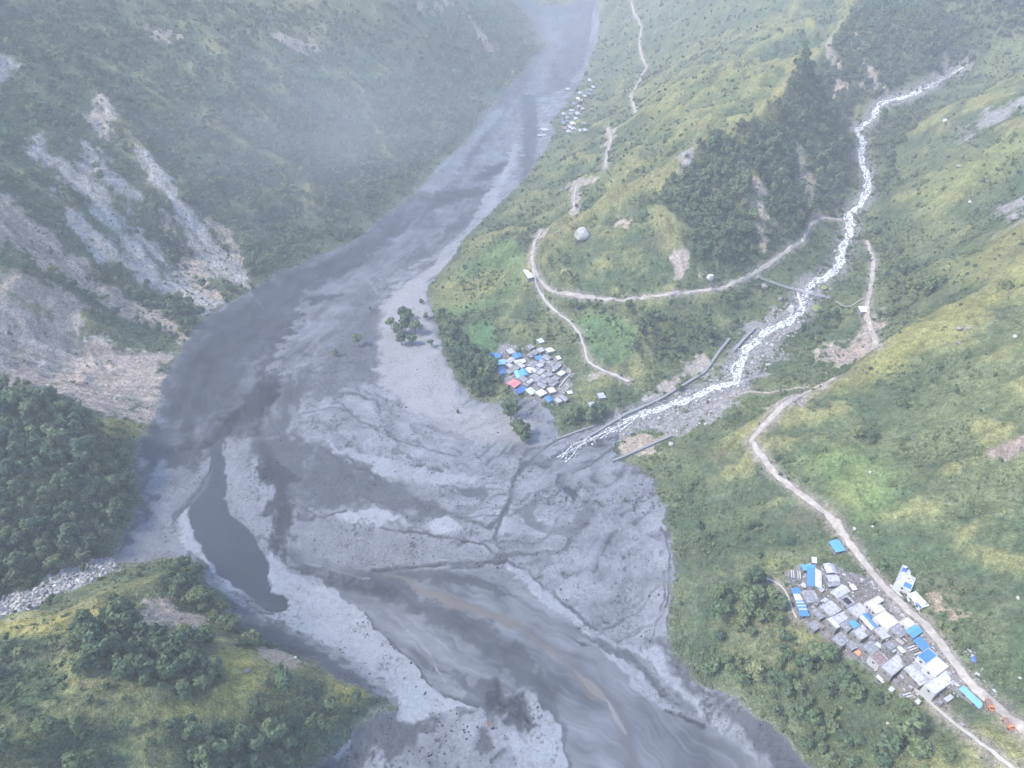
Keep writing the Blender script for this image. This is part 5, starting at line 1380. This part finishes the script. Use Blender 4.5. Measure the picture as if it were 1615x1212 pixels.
HB([(848,332),(880,314),(898,346),(870,360)], 'mono', 'tin_white', 'small white roof at the right edge of the middle village')
HB([(860,486),(910,458),(938,490),(890,526)], 'flat', 'roof_spotted', 'pale roof beside the boundary wall of the middle village')
HB([(958,668),(1005,660),(1012,685),(965,692)], 'mono', 'tin_white', 'white roofed shed alone in the grass right of the middle village', h=2.4, cat='shed', name='shed')
HB([(198,345),(232,342),(236,374),(204,378)], 'flat', 'tin_white', 'tiny white cube house at the left corner of the middle village', h=3)
HB([(245,392),(270,390),(274,414),(250,416)], 'flat', 'tin_white', 'little white house above the upright blue roof', h=3)
HB([(810,452),(838,446),(842,470),(816,474)], 'flat', 'tin_white', 'small white house in the grey right half of the village', h=3)
grey_b = [(600,232),(640,285),(700,262),(765,335),(722,376),(690,412),(622,404),(700,476),(738,508),(790,565),(690,556),(642,526),(600,566),(720,606),(838,545),(856,424),(400,416),(396,470),(505,412),(562,592),(530,548),(780,500),(660,462),(830,590),(400,365),(870,755),(930,730),(610,305),(800,395),(750,560),(450,440)]
for i, (a, b2) in enumerate(sorted(grey_b)):
    w, h2, t = random.uniform(28, 42), random.uniform(20, 29), math.radians(random.choice((35, 38, 42, -48, -44)))
    cs_ = [(a + p * w * math.cos(t) - q2 * h2 * math.sin(t), b2 + (p * w * math.sin(t) + q2 * h2 * math.cos(t)) * .8) for p, q2 in ((-1, -1), (1, -1), (1, 1), (-1, 1))]
    HB(cs_, random.choice(('flat', 'flat', 'tin')), random.choice(('roof_slate', 'roof_slate_pale', 'roof_slate')), 'grey stone house of the middle village, %s from the left among its grey roofs' % ordinal(i + 1), h=random.uniform(2.8, 4.2), group='grey houses packed in the middle village')
# low ruins and pens right of the middle village
for pts, lb in (([(1255,690),(1310,680),(1335,720),(1280,745)], 'roofless purplish grey ruin on bare soil beside the stream embankment'), ([(1165,780),(1220,770),(1235,810),(1180,820)], 'low rubble ruin left of the purplish ruin')):
    HB(pts, 'flat', 'roof_slate_pale', lb, h=1.6, cat='ruin', name='ruin', detail=0)

# far village
GC = 'houses of the far riverside village'
CV = [(720,560,'roof_cream','cream roof near the top of the far riverside village'),(665,642,'dull_blue','pale blue roof at the left of the far riverside village'),(765,470,'dull_white','white roof above the far riverside village core'),(890,482,'dull_blue','bluish roof on the right arm of the far village'),(940,430,'dull_blue','grey blue roof near the top of the far village'),(980,378,'dull_white','topmost white roof of the far village'),
 (622,750,'dull_white','mint roof in the middle of the far village'),(530,910,'dull_blue','largest blue roof of the far village'),(500,950,'dull_blue','pale blue roof below the largest blue one, far village'),(510,1030,'roof_brown','reddish brown roof at the bottom of the far village'),(580,1085,'dull_white','lowest white roof of the far village'),(640,955,'roof_cream','cream roof right of the largest blue one, far village'),
 (822,950,'dull_red','pink red roof standing apart right of the far village'),(765,1072,'dull_white','left of two white roofs below the pink red one'),(840,1062,'dull_white','right of two white roofs below the pink red one'),(562,412,'dull_white','lone white hut at the river edge above the far village'),(910,268,'dull_white','lone white hut farthest up the valley'),
 (740,690,'roof_slate_pale',None),(790,720,'roof_slate_pale',None),(720,800,'roof_slate_pale',None),(690,880,'roof_slate_pale',None),(612,802,'roof_slate',None),(500,805,'roof_slate_pale',None),(660,840,'roof_slate',None),(770,600,'roof_slate_pale',None),(600,1010,'roof_slate_pale',None),(648,1040,'roof_slate_pale',None),(830,520,'roof_slate_pale',None),(560,860,'roof_slate',None)]
grey_c = sorted(c[0] for c in CV if c[3] is None)
for i, (a, b2, rm_, lb) in enumerate(CV):
    w, h2 = random.uniform(30, 42), random.uniform(22, 32)
    if lb and 'largest' in lb and 'below' not in lb and 'right' not in lb: w, h2 = 58, 36
    cs_ = [(a - w, b2 - h2 * .3), (a + w * .4, b2 - h2), (a + w, b2 + h2 * .3), (a - w * .4, b2 + h2)]
    house(zc(840, 100, 10.1, cs_), 'tin' if i % 3 else 'flat', rm_, lb or 'small grey house of the far village, %s from the left among its grey roofs' % ordinal(grey_c.index(a) + 1), h=4, detail=1, group=GC if lb else 'grey houses of the far riverside village')
# houses half drowned at the river edge
for pts in ([(120,1040),(200,1030),(260,1060),(180,1080)], [(80,1140),(200,1130),(210,1150),(90,1160)]):
    house(zc(840, 100, 10.1, pts), 'flat', 'roof_slate_pale', 'pale half-buried ruin in the mud beside the far village' if pts[0][0] == 120 else 'long pale wall remnant in the mud beside the far village', h=2.5, detail=0, cat='ruin', name='ruin')
# roadside house on the ridge
house([(826,428),(832,424),(840,436),(834,440)], 'mono', 'tin_white', 'small white hut at the start of the concrete path on the ridge', h=3, cat='hut', name='hut', detail=1)
house([(1355,486),(1366,482),(1370,490),(1360,495)], 'mono', 'tin_white', 'small white hut beside the upper dirt road', h=2.6, cat='hut', name='hut', detail=1)

# ------------------------------------------------------------------ embankments, walls, pipe and bridge
def wall_run(name, px_line, z_up, thick, mat, label, cat, step=3.0, batter=.25, pier=None):
    p = resample(lay(px_line, Z), step)
    d = np.gradient(p, axis=0); d /= np.hypot(d[:, 0], d[:, 1])[:, None]; nr = np.stack([-d[:, 1], d[:, 0]], 1)
    zt = smooth_line(np.stack([ground(p[:, 0], p[:, 1])] * 2, 1), 3)[:, 0] + z_up
    c = p.mean(0); zc0 = float(zt.mean() - z_up)
    r = empty(name, (c[0], c[1], zc0), 0, label, cat)
    # cast in bays: each bay is one block with an open joint to the next
    for i in range(len(p) - 1):
        a, b2 = p[i] + d[i] * .03, p[i + 1] - d[i] * .03
        V = []
        for q, k in ((a, i), (b2, i + 1)):
            for s_, zz in ((thick / 2 + batter, -3.0), (thick / 2, 0), (-thick / 2, 0), (-thick / 2 - batter, -3.0)):
                V.append((q[0] + nr[i][0] * s_ - c[0], q[1] + nr[i][1] * s_ - c[1], zt[k] + zz - zc0))
        mesh_obj('wall_bay', V, [(0, 1, 5, 4), (1, 2, 6, 5), (2, 3, 7, 6), (3, 2, 1, 0), (4, 5, 6, 7)], mat, r)
    V = []; F = []
    for k in range(len(p)):
        for s_ in (thick / 2 + .12, -thick / 2 - .12):
            for zz in (.005, .22): V.append((p[k][0] + nr[k][0] * s_ - c[0], p[k][1] + nr[k][1] * s_ - c[1], zt[k] + zz - zc0))
    for k in range(len(p) - 1):
        a = 4 * k; F += [(a + 1, a + 3, a + 7, a + 5), (a, a + 1, a + 5, a + 4), (a + 3, a + 2, a + 6, a + 7), (a, a + 4, a + 6, a + 2)]
    F += [(0, 2, 3, 1), (4 * len(p) - 4, 4 * len(p) - 3, 4 * len(p) - 1, 4 * len(p) - 2)]
    mesh_obj('coping', V, F, 'slab_grey' if mat == 'concrete' else mat, r)
    return r
wall_run('embankment', [(930,690),(985,656),(1040,632),(1080,608),(1110,590),(1122,575)], 1.4, 1.6, 'concrete', 'long grey concrete embankment wall along the left bank of the stream', 'embankment')
wall_run('embankment', [(1122,574),(1134,556),(1150,536)], 1.4, 1.6, 'concrete', 'short upper continuation of the grey embankment wall', 'embankment')
wall_run('embankment', [(1156,556),(1172,538),(1190,520)], 1.8, 2.0, 'concrete', 'double grey embankment wall next to the stream rapids', 'embankment')
wall_run('embankment', [(965,730),(1000,715),(1030,702),(1058,690)], 1.4, 1.2, 'concrete', 'grey embankment wall running into the mud right of the stream', 'embankment')
wall_run('embankment', [(878,694),(905,684),(940,672)], .8, 1.0, 'concrete', 'half-buried grey wall at the stream mouth beside the copse', 'embankment')
wall_run('garden_wall', [(882,612),(890,602),(899,592)], .9, .5, 'plaster', 'pale boundary wall right of the middle village', 'wall', 2.0, .02)
wall_run('garden_wall', [(1342,905),(1356,923),(1370,912)], .6, .4, 'stone_wall', 'low stone wall around the vegetable plot by the road', 'wall', 1.6, .02)
wall_run('garden_wall', [(1404,924),(1413,934),(1422,942)], .5, .4, 'paint_white', 'thin white barrier beside the road widening', 'barrier', 1.6, .02)
# aqueduct pipe by the upper road
def tube(name, pts, rad, mat, parent, n=8):
    pts = [Vector(p) for p in pts]; V = []; F = []
    for i, p in enumerate(pts):
        d = (pts[min(i + 1, len(pts) - 1)] - pts[max(i - 1, 0)]).normalized(); t = d.cross(Vector((0, 0, 1)))
        t = t.normalized() if t.length > 1e-3 else Vector((1, 0, 0)); u = d.cross(t)
        for k in range(n):
            a = 6.283 * k / n; V.append(tuple(p + t * math.cos(a) * rad + u * math.sin(a) * rad))
    for i in range(len(pts) - 1):
        for k in range(n): F.append((i * n + k, i * n + (k + 1) % n, (i + 1) * n + (k + 1) % n, (i + 1) * n + k))
    return mesh_obj(name, V, F, mat, parent, True)
pl = resample(lay([(1318,477),(1326,484),(1338,486),(1352,478),(1366,471)], Z), 2.5)
pr = empty('water_pipe', (pl[0][0], pl[0][1], Z1(*pl[0])), 0, 'pale water pipe bent in a V between footbridge and upper road', 'pipe')
o0 = pr.location
tube('pipe', [(q[0] - o0.x, q[1] - o0.y, float(ground(q[0], q[1])) + .9 - o0.z) for q in pl], .45, 'concrete_path', pr)
for q in pl[::3]:
    share('pipe_support', unit_box('concrete'), pr, (q[0] - o0.x, q[1] - o0.y, float(ground(q[0], q[1])) + .0 - o0.z), (0, 0, .4), (.6, .6, 1.4))
# suspension footbridge
A_ = Vector(at(1193, 440)); B_ = Vector(at(1306, 472))
A_.z += 1.6; B_.z += 1.6
br = empty('footbridge', tuple(A_), 0, 'long pale suspension footbridge slung over the white stream', 'footbridge')
D_ = B_ - A_; Ld = Vector((D_.x, D_.y, 0)).length; dirn = Vector((D_.x, D_.y, 0)).normalized(); sd_ = Vector((-dirn.y, dirn.x, 0))
def bp(t, side, up):
    sag = -4.0 * t * (1 - t) * 1.6
    return D_ * t + sd_ * side + Vector((0, 0, sag + up))
NP = 46
for i in range(NP):
    t0, t1 = i / NP, (i + .9) / NP
    V = [tuple(bp(t, s_, z_)) for t in (t0, t1) for s_ in (-.75, .75) for z_ in (-.06, .06)]
    mesh_obj('deck_plank', V, [(0, 1, 3, 2), (4, 6, 7, 5), (0, 4, 5, 1), (2, 3, 7, 6), (1, 5, 7, 3), (0, 2, 6, 4)], 'slab_grey', br)
for s_ in (-.8, .8):
    tube('handrail_cable', [bp(t / 24, s_, 1.05) for t in range(25)], .09, 'paint_white', br, 6)
    tube('main_cable', [bp(t / 24, s_, -.15) for t in range(25)], .08, 'steel', br, 6)
    for k in range(1, 16):
        tube('hanger', [bp(k / 16, s_, -.1), bp(k / 16, s_, 1.05)], .04, 'steel', br, 5)
for t, sx_ in ((0, -1), (1, 1)):
    q = bp(t, 0, 0)
    part('anchor_block', 'concrete', br, (q.x - 1.6, q.x + 1.6, q.y - 1.6, q.y + 1.6, q.z - 4.5, q.z - .1))
    for s_ in (-.95, .95):
        w = bp(t, s_, 0); share('tower', unit_box('paint_white'), br, (w.x, w.y, w.z + .7), (0, 0, 0), (.3, .3, 2.4))

# ------------------------------------------------------------------ roadside vehicles, tarpaulin, rubble
def truck(px, py, yaw_px, label):
    x, y, z = at(px, py); x2, y2, _ = at(*yaw_px)
    r = empty('parked_truck', (x, y, z + .3), math.atan2(y2 - y, x2 - x), label, 'truck', 'orange trucks parked along the road')
    part('chassis', 'rubber', r, (-1.9, 1.9, -.7, .7, .45, .6))
    cb = part('cab', 'orange_paint', r, (.9, 2.0, -.85, .85, .6, 2.0))
    part('windscreen', 'dark_opening', cb, (1.99, 2.02, -.7, .7, 1.25, 1.85)); part('bonnet', 'orange_paint', cb, (2.0, 2.6, -.7, .7, .6, 1.15))
    part('cargo_bed', 'orange_paint', r, (-2.1, .75, -.95, .95, .62, .72), (-2.1, .75, -.95, -.88, .72, 1.3), (-2.1, .75, .88, .95, .72, 1.3), (-2.1, -2.03, -.88, .88, .72, 1.3), (.68, .75, -.88, .88, .72, 1.3))
    part('load', 'roof_brown', r, (-1.9, .6, -.8, .8, .73, 1.15))
    for a, b2 in ((-1.3, -.85), (-1.3, .85), (1.7, -.85), (1.7, .85)):
        V = []; F = []
        for s_ in (-.12, .12):
            for k in range(12):
                an = 6.283 * k / 12; V.append((a + .42 * math.cos(an), b2 + s_, .42 + .42 * math.sin(an)))
        F = [(k, (k + 1) % 12, 12 + (k + 1) % 12, 12 + k) for k in range(12)] + [tuple(range(12))[::-1], tuple(range(12, 24))]
        mesh_obj('wheel', V, F, 'rubber', r)
truck(1559, 1114, (1563, 1121), 'small orange truck parked beside the long cyan shed')
truck(1588, 1144, (1594, 1152), 'small orange truck parked farther down the road, by the rubble')
def tarp(px, py, w, l, hgt, ang, mat, label):
    x, y, z = at(px, py)
    V = []; n = 7
    for i in range(n):
        for j in range(n):
            u, v = i / (n - 1) - .5, j / (n - 1) - .5
            e = max(abs(u), abs(v)) * 2
            V.append((u * l, v * w, hgt * (1 - e ** 2.5) + .15 * math.sin(7 * u + 5 * v) * (1 - e)))
    F = [(i * n + j, i * n + j + 1, (i + 1) * n + j + 1, (i + 1) * n + j) for i in range(n - 1) for j in range(n - 1)]
    o = mesh_obj('tarpaulin', V, F, mat, None, True); o.location = (x, y, z + .1); o.rotation_euler = (0, 0, ang)
    return tag(o, label, 'tarpaulin')
tarp(1355, 1030, 2.6, 3.2, 1.4, .4, 'tarp_orange', 'orange tarpaulin over a heap at the lower village edge')
tarp(1536, 1040, 2.0, 2.8, 1.0, .9, 'tin_deep_blue', 'blue tarpaulin in the grass beyond the road')
# planks, stones and litter lying about the yards: nobody could count these
RUB = []
lit = [bpy.data.meshes.new('litter') for _ in range(4)]
for me_, (sz, mt) in zip(lit, (((1.2, .14, .08), 'timber'), ((.5, .4, .3), 'stone_wall'), ((.9, .7, .05), 'tin_grey'), ((.35, .35, .4), 'slab_grey'))):
    v, f = box_mesh(-sz[0] / 2, sz[0] / 2, -sz[1] / 2, sz[1] / 2, 0, sz[2]); me_.from_pydata(v, [], f); me_.update(); me_.materials.append(MATS[mt])
village_a = [t[2] for t in BARE if t[2][0] == (1240,905)][0]; village_b = [t[2] for t in BARE if t[2][0] == (780,545)][0]
road_e = [(1515,1010),(1530,1020),(1560,1070),(1580,1100),(1615,1130),(1615,1165),(1590,1150),(1560,1125),(1545,1100),(1520,1060)]
for poly, n, sd2 in ((village_a, 1100, 31), (village_b, 800, 32), (road_e, 110, 33)):
    s_ = strew(poly, n, .7, 1.9, sd2); s_[:, 4] = np.random.default_rng(sd2).integers(0, 4, len(s_)); s_[:, 2] += .02; s_ = s_[vfield(road_d, s_[:, 0], s_[:, 1]) > .3]; RUB.append(s_)
instancer('litter', np.concatenate(RUB), lit, 'planks, stones and odd sheets lying around the village yards', .3)
# ------------------------------------------------------------------ air
def box_mesh(x0, x1, y0, y1, z0, z1):
    V = [(x, y, z) for z in (z0, z1) for y in (y0, y1) for x in (x0, x1)]
    return V, [(0, 2, 3, 1), (4, 5, 7, 6), (0, 1, 5, 4), (2, 6, 7, 3), (0, 4, 6, 2), (1, 3, 7, 5)]
hm = bpy.data.materials.new('haze'); hm.use_nodes = True
nt = hm.node_tree; nt.nodes.clear()
out = nt.nodes.new('ShaderNodeOutputMaterial'); pv = nt.nodes.new('ShaderNodeVolumePrincipled')
pv.inputs['Color'].default_value = (.91, .945, 1.0, 1); pv.inputs['Density'].default_value = HAZE_DENSITY; pv.inputs['Anisotropy'].default_value = .0
nt.links.new(pv.outputs[0], out.inputs['Volume'])
MATS['haze'] = hm
zlo = float(VZ.min()) - 1.0; zhi = max(float(VZ.max()), CAM_H) + 20
V, F = box_mesh(-6200, 6200, -400, 6200, zlo, zhi)
tag(mesh_obj('haze', V, F, 'haze'), 'thin bluish haze filling the valley', kind='stuff')

# drifting mist: soft-edged banks that thin out to nothing at their rims
def mist_bank(px, py, zc_, sx, sy, sz, rot, dens_, label):
    m = bpy.data.materials.new('mist'); m.use_nodes = True
    nt = m.node_tree; nt.nodes.clear()
    out = nt.nodes.new('ShaderNodeOutputMaterial'); pv = nt.nodes.new('ShaderNodeVolumePrincipled')
    pv.inputs['Color'].default_value = (.93, .96, 1.0, 1)
    tc = nt.nodes.new('ShaderNodeTexCoord'); ln = nt.nodes.new('ShaderNodeVectorMath'); ln.operation = 'LENGTH'
    nt.links.new(tc.outputs['Object'], ln.inputs[0])
    fall = mrange(nt, ln.outputs['Value'], .0, .96, 1, 0)
    n = nt.nodes.new('ShaderNodeTexNoise'); n.inputs['Scale'].default_value = 2.8; n.inputs['Detail'].default_value = 4; n.inputs['Distortion'].default_value = 1.2
    nt.links.new(tc.outputs['Object'], n.inputs['Vector'])
    nt.links.new(mul(nt, mul(nt, mul(nt, fall, fall), mrange(nt, n.outputs['Fac'], .30, .75, .05, 1)), dens_), pv.inputs['Density'])
    nt.links.new(pv.outputs[0], out.inputs['Volume'])
    MATS['mist'] = m
    x, y, z = px_at_z(px, py, zc_)
    bm = bmesh.new(); bmesh.ops.create_icosphere(bm, subdivisions=3, radius=1.0)
    me = bpy.data.meshes.new('mist'); bm.to_mesh(me); bm.free(); me.materials.append(m)
    o = bpy.data.objects.new('mist', me); COL.objects.link(o)
    o.location = (float(x), float(y), float(z)); o.scale = (sx, sy, sz); o.rotation_euler = (0, 0, rot)
    return tag(o, label, kind='stuff')
mist_bank(500, 200, 105, 360, 360, 130, .35, .0026, 'thin pale mist drifting over the wooded left slope')
mist_bank(858, 40, 30, 190, 800, 95, -.1, .0030, 'mist filling the far end of the river valley')
